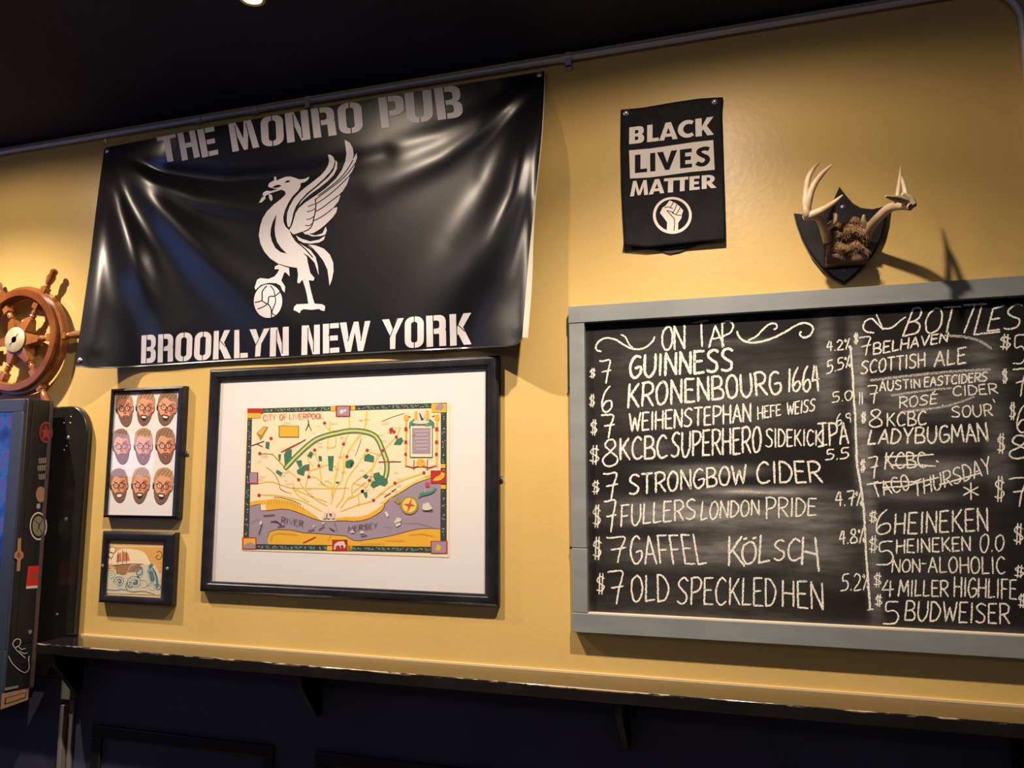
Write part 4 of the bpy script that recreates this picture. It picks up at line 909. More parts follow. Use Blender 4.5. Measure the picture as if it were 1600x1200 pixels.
for nm, p0, p1 in (('top_rail',(BX0,BF,IZ1),(BX1,-.001,BZ1)), ('bottom_rail',(BX0+.002,BF-.001,BZ0),(BX1,-.001,IZ0)), ('side_rail',(BX0+.002,BF+.001,zj+.0008),(IX0,-.001,IZ1-.0015)), ('side_rail',(BX0+.003,BF+.0015,IZ0+.0008),(IX0,-.001,zj-.0008)), ('side_rail',(IX1,BF+.001,IZ0+.0008),(BX1-.002,-.001,IZ1-.0015))):
    b = MB(); b.box(p0, p1); b.build(nm, m_rail, cb, bevel=.0015)
b = MB(); b.box((IX0, BF+.002, IZ0), (IX1, BS, IZ0+.0022)); b.build('chalk_ledge', m_ledge, cb)
for z in (atY(880,604,BF).z, zj):
    b = MB(); b.lathe((BX0+.002, -.016, z), (-1,0,0), [(0,.006),(.006,.005),(.009,.002)], 10); b.build('hanger_screw', m_bracket, cb, smooth=True)
random.seed(9)
K1, K2, K3, K4 = crop(870,450,4.287), crop(1230,450,4.287), crop(870,720,4.287), crop(1230,720,4.287)
class Chalk:
    def __init__(s): s.mb = MB()
    def strokes(s, Ps, wd, mi=0):
        for P in Ps:
            P = dense(P, 2.2); P = [(x+random.uniform(-.22, .22), y+random.uniform(-.22, .22)) for x, y in P]
            v, f = ribbon(P, wd, .22); s.mb.add([atY(x, y, BS-.0006-.00002*(len(s.mb.f) % 7)) for x, y in v], f, mi)
    def word(s, f, text, bl, br, tr, tl, wd=3.0, mi=0, gap=.26): s.strokes(word_strokes(text, f(*bl), f(*br), f(*tr), f(*tl), gap), wd, mi); return s
    def path(s, f, P, wd=2.8, mi=0): s.strokes([catmull(crops(f, P), 5)], wd, mi); return s
    def done(s): return s.mb.build('chalk_lettering', [m_chalk, m_chalkf], cb, flat=True)
def bx4(x0, y0, x1, y1): return (x0,y1), (x1,y1), (x1,y0), (x0,y0)
# headings
c = Chalk(); c.path(K1, [(295,425),(268,415),(262,390),(285,355),(330,335),(390,345),(440,375),(500,405),(550,410),(600,395),(640,360),(655,328)]).path(K1, [(430,312),(460,330),(480,370),(508,402)], 2.4)
c.word(K1, 'O', (702,415), (776,410), (776,253), (708,262), 3.2).word(K1, 'N', (785,410), (860,403), (858,248), (783,256), 3.2)
c.path(K1, [(905,236),(960,226),(1015,218)], 2.4, 1); c.path(K1, [(968,232),(970,310),(973,390)], 3).path(K1, [(1020,397),(1042,320),(1062,254)], 3).path(K1, [(1062,254),(1090,320),(1120,388)], 3).path(K1, [(1035,342),(1102,330)], 2.6).path(K1, [(1108,240),(1110,320),(1110,397)], 3).path(K1, [(1105,238),(1150,222),(1182,250),(1165,295),(1110,325)], 2.8)
c.path(K1, [(1208,292),(1225,332),(1270,360),(1330,366),(1420,345),(1500,310),(1586,260)], 3).path(K2, [(0,290),(60,250),(110,235),(155,245),(173,278),(150,320),(110,331),(85,312),(92,294)], 3).path(K1, [(1285,350),(1340,320),(1390,268),(1430,240),(1465,240),(1476,265),(1455,276)], 2.8); c.done()
c = Chalk(); c.path(K2, [(580,300),(530,292),(508,262),(525,222),(565,205),(600,235),(640,270),(700,265),(750,225),(792,195)], 2.6).path(K2, [(598,178),(625,240),(642,278)], 2.4)
for ch, q in (('B',((770,322),(880,300),(915,135),(840,140))), ('O',((910,305),(1030,295),(1050,130),(945,140))), ('T',((1010,300),(1120,300),(1165,122),(1050,128))), ('T',((1135,300),(1235,305),(1330,110),(1180,118))), ('L',((1240,310),(1420,300),(1400,130),(1290,125))), ('E',((1335,290),(1420,280),(1455,120),(1375,140))), ('S',((1445,285),(1565,265),(1580,100),(1475,125)))): c.word(K2, ch, *q, 2.8)
c.done()
# on tap column: (crop, text, quad, width)
rows = [
 [(K1,'$',bx4(220,538,260,605),1.8), (K1,'7',bx4(288,488,358,640),2.6), (K1,'GUINNESS',((485,600),(1180,552),(1178,405),(492,458)),4.2), (K2,'4.2%',((265,425),(428,405),(420,338),(265,360)),2.2)],
 [(K1,'$',bx4(218,712,256,796),1.8), (K1,'6',bx4(300,660,372,830),2.8), (K1,'KRONENBOURG',((470,802),(1505,705),(1490,556),(480,645)),3.8), (K2,'1664',((5,692),(222,690),(205,515),(8,545)),3.2), (K2,'5.5%',((265,575),(428,525),(420,452),(265,490)),2.4)],
 [(K1,'$',bx4(225,882,272,986),2), (K1,'7',bx4(300,852,380,1002),2.8), (K1,'WEIHENSTEPHAN',((485,960),(1300,892),(1300,773),(488,842)),3.0), (K1,'HEFE',((1345,880),(1500,850),(1500,780),(1345,796)),2.3), (K2,'WEISS',((-3,852),(182,822),(190,740),(0,770)),2.3), (K2,'5.0',((300,767),(438,747),(435,685),(300,700)),2)],
 [(K1,'$',bx4(218,1055,288,1182),2.2), (K1,'8',bx4(308,1015,405,1195),2.8), (K1,'KCBC',((420,1150),(738,1140),(738,985),(420,1010)),3.4), (K1,'SUPERHERO',((765,1132),(1368,1100),(1365,928),(770,970)),3.2), (K2,'SIDEKICK',((-143,1066),(235,1050),(235,955),(-143,942)),2.6), (K2,']PA',((208,1062),(412,1040),(402,898),(205,910)),3.0), (K2,'6.9',((328,922),(432,900),(422,838),(330,846)),2)],
 [(K3,'$',bx4(235,130,288,222),1.9), (K3,'7',bx4(312,86,402,260),2.8), (K3,'STRONGBOW',((485,228),(1268,150),(1265,28),(485,95)),3.2), (K4,'CIDER',((-203,150),(234,142),(215,3),(-203,8)),3.2), (K2,'5.5',((255,1152),(412,1142),(412,1068),(260,1085)),2.3)],
 [(K3,'$',bx4(240,295,297,446),2), (K3,'7',bx4(318,270,392,480),2.8), (K3,'FULLERS',((425,440),(930,386),(930,255),(430,300)),2.7), (K3,'LONDON',((962,396),(1357,360),(1357,264),(972,275)),2.6), (K4,'PRIDE',((-143,386),(192,362),(197,253),(-143,244)),2.6), (K4,'4.7%',((325,304),(504,300),(500,203),(325,206)),2.4)],
 [(K3,'$',bx4(240,510,302,662),2.2), (K3,'7',bx4(335,515,455,680),2.6), (K3,'GAFFEL',((495,686),(1005,694),(965,493),(490,508)),2.9), (K3,'K',((1140,702),(1258,702),(1250,508),(1146,510)),3.4), (K3,'O',((1240,692),(1336,690),(1336,542),(1240,545)),3.2), (K3,'L',((1350,686),(1426,680),(1420,498),(1360,500)),3.2), (K3,'S',((1453,668),(1532,662),(1525,528),(1458,532)),3.0), (K4,'C',((3,672),(92,668),(88,524),(5,528)),3.2), (K4,'H',((95,690),(217,740),(192,512),(104,515)),3.6), (K4,'4.8%',((348,562),(522,546),(512,453),(350,470)),2.4)],
 [(K3,'$',bx4(265,755,324,892),2), (K3,'7',bx4(342,745,440,962),2.6), (K3,'OLD',((498,942),(752,940),(746,763),(498,770)),2.8), (K3,'SPECKLED',((805,957),(1468,972),(1466,788),(812,785)),2.8), (K4,'HEN',((-35,972),(242,992),(237,818),(-35,804)),3.0), (K4,'5.2%',((358,872),(552,862),(548,753),(368,760)),2.2)],
 # bottles column
 [(K2,'$',bx4(445,300,478,376),1.8), (K2,'7',bx4(482,330,556,450),2.3), (K2,'BELHAVEN',((575,447),(1072,358),(1082,298),(578,370)),2.7), (K2,'SCOTTISH',((492,576),(925,526),(922,433),(500,492)),2.6), (K2,'ALE',((985,527),(1198,500),(1198,398),(990,430)),3.0)],
 [(K2,'1',bx4(470,700,500,780),2), (K2,'1',bx4(488,700,516,778),2), (K2,'7',bx4(540,655,602,770),2.3), (K2,'AUSTIN',((620,692),(892,666),(887,610),(620,624)),2.4), (K2,'EASTCIDERS',((918,662),(1338,622),(1342,563),(920,600)),2.5), (K2,'ROSE',((750,806),(1002,772),(1008,712),(750,730)),2.3), (K2,'CIDER',((1110,722),(1412,706),(1397,640),(1110,660)),2.3)],
 [(K2,'$',bx4(495,830,530,906),2), (K2,'8',bx4(548,815,636,930),2.5), (K2,'KCBC',((665,926),(932,916),(932,824),(668,840)),2.6), (K2,'SOUR',((1100,866),(1378,856),(1367,778),(1100,795)),2.3), (K2,"'",bx4(1020,785,1060,812),2), (K2,'LADYBUGMAN',((540,1046),(1347,1026),(1332,904),(558,955)),3.0)],
 [(K4,'$',bx4(488,-10,526,76),1.9), (K4,'7',bx4(545,-22,602,116),2.4), (K4,'KCBC',((650,56),(942,42),(922,-58),(660,-54)),2.6), (K4,'TACO',((588,246),(825,190),(800,88),(555,156)),2.5), (K4,'THURSDAY',((850,242),(1372,80),(1350,-30),(845,142)),2.5), (K4,'*',bx4(1182,150,1280,258),2.6)],
 [(K4,'$',bx4(548,335,604,416),1.9), (K4,'6',bx4(592,330,694,492),2.5), (K4,'HEINEKEN',((715,492),(1347,466),(1342,318),(725,356)),2.9)],
 [(K4,'$',bx4(548,505,606,612),1.9), (K4,'5',bx4(600,540,712,700),2.4), (K4,'HEINEKEN',((730,617),(1228,601),(1226,508),(732,530)),2.7), (K4,'0.0',((1290,612),(1452,602),(1452,500),(1295,490)),2.4), (K4,'NON',((700,747),(892,746),(890,660),(708,660)),2.4), (K4,'-',bx4(898,640,930,740),2.2), (K4,'ALOHOLIC',((945,747),(1462,758),(1457,645),(945,645)),2.5)],
 [(K4,'$',bx4(580,750,634,846),1.9), (K4,'4',bx4(636,800,712,910),2.4), (K4,'MILLER',((745,907),(1078,906),(1077,804),(753,800)),2.6), (K4,'HIGHLIFE',((1115,906),(1537,926),(1537,800),(1118,780)),2.6)],
 [(K4,'$',bx4(588,895,638,976),1.9), (K4,'5',bx4(645,945,748,1095),2.4), (K4,'BUDWEISER',((785,1067),(1488,1092),(1488,960),(798,938)),2.7)],
 # price column at the right
 [(K2,'$',bx4(1425,312,1500,412),2.6), (K2,'5',bx4(1512,315,1600,510),2.4)], [(K2,'$',bx4(1438,540,1478,640),2), (K2,'7',bx4(1512,545,1600,722),2.6)], [(K2,'$',bx4(1488,765,1532,880),2), (K2,'6',bx4(1535,772,1625,965),2.6)], [(K2,'$',bx4(1405,975,1462,1108),2.2), (K2,'8',bx4(1490,990,1615,1142),2.8)],
 [(K4,'$',bx4(1388,105,1460,272),2.4), (K4,'7',bx4(1488,118,1600,302),2.6)], [(K4,'$',bx4(1515,420,1585,560),2.4)], [(K4,'$',bx4(1520,700,1590,782),2.2)], [(K4,'$',bx4(1545,890,1600,985),2.2)],
]
for r in rows:
    for f, t_, q, wd in r: Chalk().word(f, t_, *q, wd).done()
    names = [t_ for _, t_, _, _ in r]; ex = []
    if 'GAFFEL' in names: ex += [(K3, [(1252,524),(1272,518)], 3.4), (K3, [(1314,520),(1334,514)], 3.4)]
    if 'ROSE' in names: ex += [(K2, [(972,706),(990,690)], 2)]
    if 'SOUR' in names: ex += [(K2, [(1378,743),(1390,766)], 2)]
    if 'THURSDAY' in names: ex += [(K4, P, 2.6) for P in ([(655,-25),(800,-32),(980,-42)], [(690,30),(850,26),(990,36)], [(535,158),(700,140),(900,142)], [(760,178),(900,140),(1010,112)], [(1020,160),(1130,130),(1295,82)], [(1000,0),(1012,8)], [(640,180),(800,170)])]
    for f, P, wd in ex:
        c = Chalk(); c.path(f, P, wd); c.mb.build('chalk_mark', [m_chalk, m_chalkf], cb, flat=True)
c = Chalk(); c.path(K2, [(425,390),(430,480),(440,600),(445,720),(455,850),(460,1000),(470,1200)], 3.4).path(K4, [(462,-40),(468,20),(490,150),(510,300),(520,450),(530,650),(545,850),(555,1000)], 3.4).path(K4, [(540,1000),(575,995)], 2.4)
c.mb.build('chalk_rule', [m_chalk, m_chalkf], cb, flat=True)
for K_, P, wd in ((K2, [(1060,318),(1200,330),(1300,360),(1365,405)], 4), (K2, [(560,620),(800,590),(1100,560),(1360,545)], 4), (K2, [(700,720),(900,690),(1100,670)], 3.4), (K2, [(760,830),(1050,795),(1250,730)], 3.4), (K3, [(1190,205),(1300,208),(1388,214)], 3.6)):
    c = Chalk(); c.path(K_, P, wd, 1); c.mb.build('chalk_smear', [m_chalk, m_chalkf], cb, flat=True)
#c.path(K2, [(1060,318),(1200,330),(1300,360),(1365,405)], 4, 1).path(K2, [(560,620),(800,590),(1100,560),(1360,545)], 4, 1).path(K2, [(700,720),(900,690),(1100,670)], 3.4, 1).path(K2, [(760,830),(1050,795),(1250,730)], 3.4, 1).path(K3, [(1190,205),(1300,208),(1388,214)], 3.6, 1)


# ------------------------------------------------------------------ antlers on a shield
c6 = crop(1220,230,4.706)
SHY = -.022
am = empty('antler_mount', atY(*c6(450,1008), 0)); tag(am, 'deer antlers with fur cap mounted on a black shield above the chalkboard', 'antlers')
out = [(432,285),(455,318),(485,355),(530,408),(590,442),(680,452),(792,424),(778,540),(750,650),(700,760),(620,870),(540,950),(467,1008),(390,965),(300,890),(220,790),(160,680),(120,570),(97,483),(180,492),(270,482),(340,440),(390,380),(415,320)]
P = [atY(*c6(*p), SHY) for p in out]; pl = [(p.x, p.z) for p in P]
cxs = sum(p[0] for p in pl)/len(pl); czs = sum(p[1] for p in pl)/len(pl)
b = MB(); n = len(pl)
r0 = [(x, -.001, z) for x, z in pl]; r1 = [(x, SHY+.004, z) for x, z in pl]; r2 = [(cxs+(x-cxs)*.95, SHY, czs+(z-czs)*.95) for x, z in pl]
b.add(r0+r1+r2, [(k*n+i, k*n+(i+1) % n, (k+1)*n+(i+1) % n, (k+1)*n+i) for k in (0, 1) for i in range(n)])
v, f = fill2d([[(p[0], p[2]) for p in r2]]); b.add([(x, SHY, z) for x, z in v], f); v, f = fill2d([pl]); b.add([(x, -.001, z) for x, z in v], f)
m_shield = mat('black_shield_lacquer', (.012,.010,.011), .28, spec=.5)
b.build('shield', m_shield, am, smooth=True, autos=30)
for q in ((455,440), (470,907)):
    b = MB(); b.lathe(atY(*c6(*q), SHY), (0,-1,0), [(0,.006),(.002,.0058),(.0035,.004),(.004,.001)], 14); b.build('screw', mat('dull_screw', (.3,.28,.26), .5, .8), am, smooth=True)
# wooden block under the skull cap
q0, q1 = atY(*c6(330,790), -.055), atY(*c6(650,840), -.055)
b = MB(); b.box((q0.x, -.062, q1.z), (q1.x, SHY+.001, q0.z)); b.build('wood_block', noisy(mat('brown_wood', (.12,.05,.03), .5), (.10,.04,.022), (.17,.08,.045), 14, 4, stretch=(1,6,6)), am, bevel=.003)
# fur cap
m_fur = noisy(mat('brown_deer_fur', (.15,.08,.03), .85), (.07,.032,.012), (.30,.17,.075), 60, 5, .3, .7)
fc = atY(*c6(490,670), -.055); b = MB(); random.seed(4)
cb0, cb1 = atY(*c6(325,545), -.055), atY(*c6(655,800), -.055); fw, fh = (cb1.x-cb0.x)/2, (cb0.z-cb1.z)/2; fx, fz = (cb0.x+cb1.x)/2, (cb0.z+cb1.z)/2
NU, NV = 28, 18; vs = []
for j in range(NV+1):
    for i in range(NU+1):
        u, v_ = i/NU*2-1, j/NV*2-1
        d = (1-abs(u)**4)*(1-abs(v_)**4); d = d**.6*.042
        band = .010*math.sin(v_*7.5+u*1.3)+.006*math.sin(u*9+v_*4)
        vs.append((fx+u*fw*(1-.07*v_*(v_ > 0)), SHY-.004-d-band*(d > .01)-random.uniform(0, .003), fz+v_*fh+.006*math.sin(u*6)))
b.add(vs, [(j*(NU+1)+i, j*(NU+1)+i+1, (j+1)*(NU+1)+i+1, (j+1)*(NU+1)+i) for j in range(NV) for i in range(NU)])
for k in range(2600):
    i, j = random.randrange(NU), random.randrange(1, NV); p = Vector(vs[j*(NU+1)+i])+Vector((random.uniform(0, 2*fw/NU), 0, random.uniform(0, 2*fh/NV)))
    dr = Vector((random.uniform(-.5,.5)+.35*(i/NU-.5), -random.uniform(.25,.6), -random.uniform(.5,1.0))).normalized(); l = random.uniform(.007, .016); sd = dr.cross(Vector((0,1,.2))).normalized()*.0009
    b.add([p-sd, p+sd, p+dr*l*.6+sd*.6+Vector((0,-.001,0)), p+dr*l], [(0,1,2,3)])
b.build('fur_cap', m_fur, am, smooth=True)
m_ant = noisy(mat('antler_bone', (.62,.5,.36), .5), (.30,.19,.08), (.56,.43,.30), 14, 5, .3, .7, bump=.4, bscale=140, bdist=.002)
def tine(mb, P, rs):
    """P: (crop x, crop y, distance from wall)"""
    Q = catmull([tuple(atY(*c6(x, y), -d)) for x, y, d in P], 6); N = len(Q); R_ = []
    for i in range(N):
        t = i/(N-1)*(len(rs)-1); k = min(int(t), len(rs)-2); R_.append(rs[k]+(rs[k+1]-rs[k])*(t-k))
    mb.tube(Q, R_, 12)
b = MB()
tine(b, [(352,690,.045),(335,630,.06),(312,570,.085),(280,520,.115),(235,505,.145),(188,505,.17)], [.0155,.0155,.0125,.0115,.0115,.012])
tine(b, [(200,515,.168),(186,470,.18),(184,360,.178),(198,240,.165),(235,165,.15),(284,112,.135)], [.0115,.010,.0085,.007,.0055,.0015])
tine(b, [(192,480,.175),(208,380,.19),(240,285,.195),(300,200,.19),(378,127,.175)], [.0105,.0095,.0085,.007,.0015])
tine(b, [(195,508,.17),(260,485,.18),(330,450,.195),(400,400,.205),(456,352,.21)], [.012,.0108,.009,.0065,.002])
tine(b, [(335,600,.075),(375,570,.09),(400,540,.10),(402,505,.105),(392,482,.105)], [.0095,.008,.0068,.006,.0035])
b.build('antler', m_ant, am, smooth=True, autos=80)
b = MB()
tine(b, [(612,690,.045),(630,640,.06),(655,590,.085),(720,515,.125),(800,448,.165),(880,430,.20),(955,440,.225)], [.0155,.0150,.0125,.012,.012,.011,.009])
tine(b, [(985,440,.21),(955,405,.215),(880,385,.235),(820,372,.26),(768,362,.28)], [.005,.0105,.0085,.0065,.002])
tine(b, [(850,400,.20),(858,360,.20),(868,290,.195),(878,210,.185),(881,142,.17)], [.0085,.0065,.0055,.0042,.0012])
tine(b, [(925,400,.215),(915,330,.205),(900,260,.195),(884,215,.186)], [.0085,.006,.0048,.003])
tine(b, [(975,420,.22),(945,375,.225),(888,345,.235)], [.0085,.0085,.005])
tine(b, [(640,600,.08),(622,570,.09),(608,535,.10),(612,496,.105)], [.009,.0075,.0062,.003])
b.build('antler', m_ant, am, smooth=True, autos=80)

# ------------------------------------------------------------------ ship's wheel
WY = -.038
wc = atY(23.8, 531, WY-.03); wc.y = WY
m_wood = noisy(mat('varnished_wood', (.3,.1,.03), .3, coat=.3), (.105,.026,.006), (.23,.070,.016), 9, 6, .3, .7, stretch=(1,1,1))
m_wood2 = noisy(mat('light_varnished_wood', (.4,.18,.06), .3, coat=.3), (.17,.052,.013), (.30,.110,.030), 12, 5)
m_brass = noisy(mat('aged_brass', (.5,.42,.25), .5, .35), (.42,.36,.22), (.60,.52,.34), 20, 4)
sw = empty('ship_wheel', wc); tag(sw, 'varnished wooden ship wheel hung above the jukebox', 'ship wheel')
RO, RI = .216, .172
def ringmesh(r0, r1, y0, y1, n=72):
    b = MB(); prof = [(r0+.003,y0),(r1-.003,y0),(r1,y0+.003),(r1,y1-.003),(r1-.003,y1),(r0+.003,y1),(r0,y1-.003),(r0,y0+.003)]; m = len(prof)
    vs = [(wc.x+r*math.cos(2*math.pi*i/n), y, wc.z+r*math.sin(2*math.pi*i/n)) for i in range(n) for r, y in prof]
    b.add(vs, [(i*m+k, i*m+(k+1) % m, ((i+1) % n)*m+(k+1) % m, ((i+1) % n)*m+k) for i in range(n) for k in range(m)]); return b
ringmesh(RI, RO-.014, WY-.032, WY+.014).build('rim', m_wood, sw, smooth=True)
ringmesh(RI+.006, RO, WY-.014, WY+.018).build('rim_band', m_wood2, sw, smooth=True)
b = MB(); b.lathe((wc.x, WY+.03, wc.z), (0,-1,0), [(0,.050),(.05,.054),(.06,.052)], 32); b.build('hub', m_wood, sw, smooth=True)
b = MB(); b.lathe((wc.x, WY-.029, wc.z), (0,-1,0), [(0,.050),(.004,.050),(.007,.045),(.007,.012),(.003,.0085),(-.004,.008)], 32); b.build('hub_plate', m_brass, sw, smooth=True)
b = MB(); b.lathe((wc.x, -.001, wc.z), (0,-1,0), [(0,.03),(.012,.03)], 20); b.build('wall_spacer', m_wood, sw)
for k in range(6):
    a = math.radians(2+60*k); dv = Vector((math.cos(a), 0, math.sin(a))); b = MB()
    O_ = Vector((wc.x, WY-.004, wc.z))
    b.lathe(O_, dv, [(.035,.034),(.050,.033),(.096,.017),(.098,.009)], 4)                      # tapered square foot at the hub
    b.lathe(O_, dv, [(.092,.012),(.098,.014),(.103,.009),(.108,.0135),(.114,.010),(.124,.012),(.134,.009),(.140,.012)], 14)
    b.lathe(O_, dv, [(.137,.010),(.139,.019),(.170,.019)], 4); b.build('spoke', m_wood2, sw, smooth=True)
    b = MB(); b.lathe(O_, dv, [(.212,.018),(.232,.018),(.234,.010)], 4)
    b.lathe(O_, dv, [(.232,.011),(.238,.0125),(.244,.0095),(.256,.013),(.276,.0165),(.292,.012),(.298,.0145),(.306,.0135),(.311,.008),(.313,.001)], 14); b.build('handle', m_wood2, sw, smooth=True)

# ------------------------------------------------------------------ jukebox
JX = -2.508; JF = -.185; JB = -.064; JZ0, JZ1 = .862, 1.936
m_jb = noisy(mat('black_jukebox_plastic', (.008,.008,.010), .5), (.007,.007,.009), (.011,.011,.013), 40, 3)
m_bez = mat('blue_grey_bezel', (.035,.042,.07), .4)
jb = empty('jukebox', (-2.8, -.1, JZ0)); tag(jb, 'black wall jukebox with glowing blue screen and stickered side at left edge', 'jukebox')
b = MB(); b.box((-3.12, JF+.012, JZ0), (JX, JB, JZ1)); b.build('cabinet', m_jb, jb, bevel=.006)
b = MB(); sx1 = JX-.056; sz0, sz1 = 1.05, JZ1-.05
b.box((-3.12, JF, JZ0+.01), (JX-.002, JF+.012, sz0)); b.box((-3.12, JF, sz1), (JX-.002, JF+.012, JZ1-.003)); b.box((sx1, JF, sz0), (JX-.002, JF+.012, sz1)); b.box((-3.12, JF, sz0), (-3.08, JF+.012, sz1)); b.build('bezel', m_bez, jb, bevel=.002)
def screen_mat():
    m = bpy.data.materials.new('lit_screen'); m.use_nodes = True; nt = m.node_tree; L = nt.links.new; b = nt.nodes['Principled BSDF']; b.inputs['Base Color'].default_value = (.01,.01,.02,1); b.inputs['Roughness'].default_value = .2
    tc = nt.nodes.new('ShaderNodeTexCoord'); no = nt.nodes.new('ShaderNodeTexNoise'); no.inputs['Scale'].default_value = 11; no.inputs['Detail'].default_value = 5
    cr = nt.nodes.new('ShaderNodeValToRGB'); e = cr.color_ramp.elements
    e[0].position = .32; e[0].color = (.01,.03,.20,1); e[1].position = .72; e[1].color = (.30,.5,1,1)
    for p, c_ in ((.42,(.02,.12,.75,1)), (.5,(.06,.3,.95,1)), (.56,(.35,.10,.55,1)), (.62,(.10,.25,.9,1))): q = e.new(p); q.color = c_
    L(tc.outputs['Object'], no.inputs['Vector']); L(no.outputs['Fac'], cr.inputs[0]); L(cr.outputs[0], b.inputs['Emission Color']); b.inputs['Emission Strength'].default_value = .30
    return m
plane_mb((-3.08, sx1, sz0, sz1), JF+.008).build('screen', screen_mat(), jb)
b = MB(); b.box((JX-.001, -.080, JZ0+.012), (JX+.004, -.0655, JZ1-.008)); b.build('edge_trim', mat('dusty_brown_trim', (.075,.045,.042), .6), jb, bevel=.001)
b = MB(); b.box((JX-.001, -.150, JZ0+.20), (JX+.0025, -.083, JZ1-.012)); b.build('side_panel', m_jb, jb, bevel=.001)
# black rounded mounting plate behind the jukebox
pr = atY(135,690,-.03).x; zt = 1.918; zb = SH+.001
rad = .085; outl = [(JX-.4, .93), (-2.416, .93), (-2.416, zb), (pr-.004, zb)]+[(pr-rad+rad*math.cos(t), zt-rad*1.35+rad*1.35*math.sin(t)) for t in [math.pi/2*i/10 for i in range(11)]]+[(JX-.4, zt)]
b = MB(); b.prism(outl, -.030, -.001); o = b.build('back_plate', mat('black_gloss_plate', (.012,.011,.010), .25, spec=.6), jb, bevel=.006, seg=3)
for px, py, r in ((106.5,684,.008),(103,811,.008),(104,697,.0035),(100.5,703,.003),(111,651,.003),(100,661,.0035),(110,661,.0035),(89,960,.006)):
    p = atY(px, py, -.030); b = MB(); b.lathe(p, (0,-1,0), [(0,r),(.0015,r*.95),(.003,r*.6),(.0035,r*.1)], 12); b.build('bolt', m_screw, jb, smooth=True)
b = MB(); b.box((-3.0, JB+.001, 1.10), (JX-.05, -.0295, 1.85)); b.build('mount_block', m_jb, jb)
# stickers on the side
def side(px, py, lift=.0008): return atX(px, py, JX+.0025+lift)
SC = {'red':srgb(150,58,48), 'deep':srgb(84,24,24), 'grey':srgb(150,146,140), 'tan':srgb(150,114,84), 'white':srgb(196,186,172), 'dark':srgb(36,30,30), 'scarlet':srgb(190,40,30), 'olive':srgb(120,116,96)}
SM = {k: mat('sticker_%s' % k, v, .5) for k, v in SC.items()}
def sticker(layers, label=None):
    b = MB(); ms = []; l = 0
    for P, col in layers:
        if SM[col] not in ms: ms.append(SM[col])
        if P and isinstance(P[0], list):
            for q in P: v, f = ribbon(q, 1.2); b.add([side(x, y, .0012+l*.0003) for x, y in v], f, ms.index(SM[col]))
        else: v, f = fill2d([P]); b.add([side(x, y, .0010+l*.0003) for x, y in v], f, ms.index(SM[col]))
        l += 1
    o = b.build('sticker', ms, jb)
    if label: o['label'] = label
cS, cT = crop(0,600,4), crop(0,880,3.75)
sticker([(crops(cS, ell(288,302,42,66,24)), 'red'), (crops(cS, ell(288,302,35,56,24)), 'deep'), (crops(cS, [(285,250),(300,290),(320,285),(305,315),(312,350),(288,330),(265,350),(272,310),(258,285),(278,288)]), 'red')], 'round red sticker')
for y0, w_ in ((480,32), (525,38), (580,32)): sticker([(crops(cS, [(272-w_,y0-16),(272+w_,y0-20),(272+w_-2,y0+14),(272-w_+2,y0+18)]), 'olive')]+[([crops(cS, [(272-w_+8+i*14,y0+14),(272-w_+12+i*14,y0-12)]) for i in range(4)], 'dark')])
sticker([(crops(cS, ell(255,690,30,50,20)), 'tan')]); sticker([(crops(cS, [(230,750),(250,745),(252,770),(242,782),(228,775)]), 'grey')])
sticker([(crops(cS, ell(240,888,54,88,28)), 'white'), (crops(cS, ell(240,888,47,78,28)), 'dark'), (crops(cS, ell(240,888,36,62,28)), 'olive'), ([crops(cS, [(215,850),(250,880),(230,920)]), crops(cS, [(265,850),(240,890),(262,930)])], 'dark')], 'round black and white badge sticker')
sticker([(crops(cS, [(112,965),(133,962),(131,1040),(148,1060),(146,1085),(130,1100),(125,1168),(104,1172),(108,1100),(88,1085),(90,1060),(108,1040)]), 'tan'), (crops(cS, ell(118,1070,12,18,12)), 'red')])
sticker([(crops(cT, [(165,18),(242,14),(230,145),(152,150)]), 'white'), (crops(cT, [(165,18),(242,14),(232,130),(154,134)]), 'scarlet'), (crops(cT, ell(202,75,22,30,16)), 'red')], 'red rectangular sticker')
sticker([([crops(cT, catmull([(85,495),(75,470),(95,445),(120,450),(115,480),(90,498),(120,530),(148,555)], 4)), crops(cT, catmull([(50,545),(75,590),(120,630),(150,640),(170,615),(168,560),(172,545)], 4)), crops(cT, [(110,490),(125,505),(150,500)]), crops(cT, [(115,515),(140,530),(160,525)])], 'white')], 'white line drawn sticker')
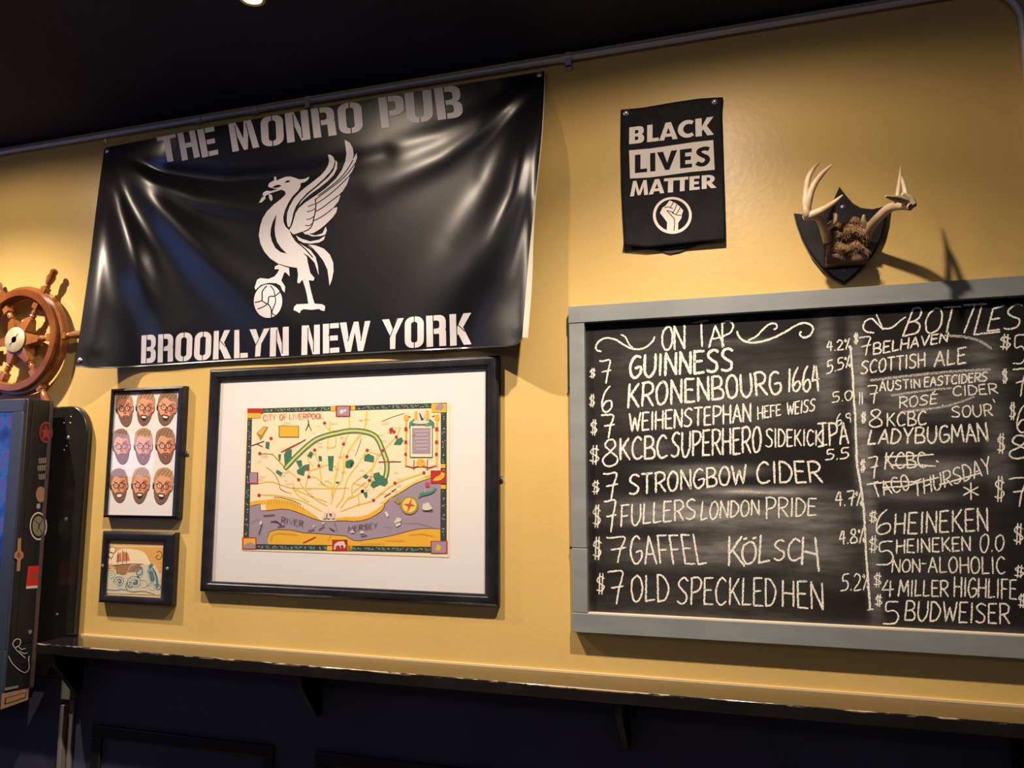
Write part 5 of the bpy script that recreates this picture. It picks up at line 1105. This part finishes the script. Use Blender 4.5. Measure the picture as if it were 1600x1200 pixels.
sticker([(crops(cT, [(10,765),(172,732),(165,800),(2,858)]), 'tan'), (crops(cT, [(30,790),(155,755),(150,790),(25,830)]), 'dark'), (crops(cT, [(38,792),(150,760),(146,785),(34,822)]), 'tan')])
sticker([(crops(cT, [(30,730),(110,715),(105,730),(28,748)]), 'olive')]); sticker([(crops(cT, [(165,395),(185,388),(188,405),(172,418)]), 'olive')])
# strips below the plate: their grey stands for lit bracket face and trim edges
m_strip = mat('lit_edge_grey', (.17,.155,.135), .5)
for (xa, ya), (xb_, yb), z0, z1, dp in (((97,1048),(112,1048), .855, 1.02, .03), ((91,1142),(97,1142), .3, .835, .03), ((107,1122),(113,1122), .3, .85, .012)):
    x0 = atY(xa, ya, -dp).x; x1 = atY(xb_, yb, -dp).x
    b = MB(); b.box((x0, -dp, z0), (x1, -.001, z1)); structure(b.build('trim_%d' % (k+10+int(z1*100)), m_strip, bevel=.002))

# ------------------------------------------------------------------ left end of the room: wall, a lit screen mirrored in the picture glass, an added blue panel
b = MB(); b.box((XL-.1, -3.9, 0), (XL, .12, CEIL)); structure(b.build('wall_left', m_navy))
m_pane = mat('blue_screen_pane', (.1,.15,.3), .3, emit=(.48,.55,1.0), es=5.0)  # glow of an unseen lit screen, mirrored in the poster glass
m_pane2 = mat('added_blue_pane', (.1,.15,.3), .3, emit=(.22,.36,1.0), es=1.5)  # glowing panel added out of view for blue sheen on the banner folds
for nm, mp_, y0, y1, z0, z1, mull in (('wall_screen', m_pane, -3.12, -2.65, 1.66, 2.0, ()), ('blue_glow_panel', m_pane2, -2.25, -.85, 1.25, 2.45, (-1.55,))):
    wn = empty(nm, (XL, (y0+y1)/2, z0)); structure(wn)
    b = MB(); b.box((XL, y0, z0), (XL+.01, y1, z1)); b.build('pane', mp_, wn)
    b = MB(); e = .05
    for p0, p1 in [((y0-e,z0-e),(y1+e,z0)), ((y0-e,z1),(y1+e,z1+e)), ((y0-e,z0),(y0,z1)), ((y1,z0),(y1+e,z1))]+[((m-.02,z0),(m+.02,z1)) for m in mull]: b.box((XL, p0[0], p0[1]), (XL+.03, p1[0], p1[1]))
    b.build('panel_frame', m_bracket, wn)
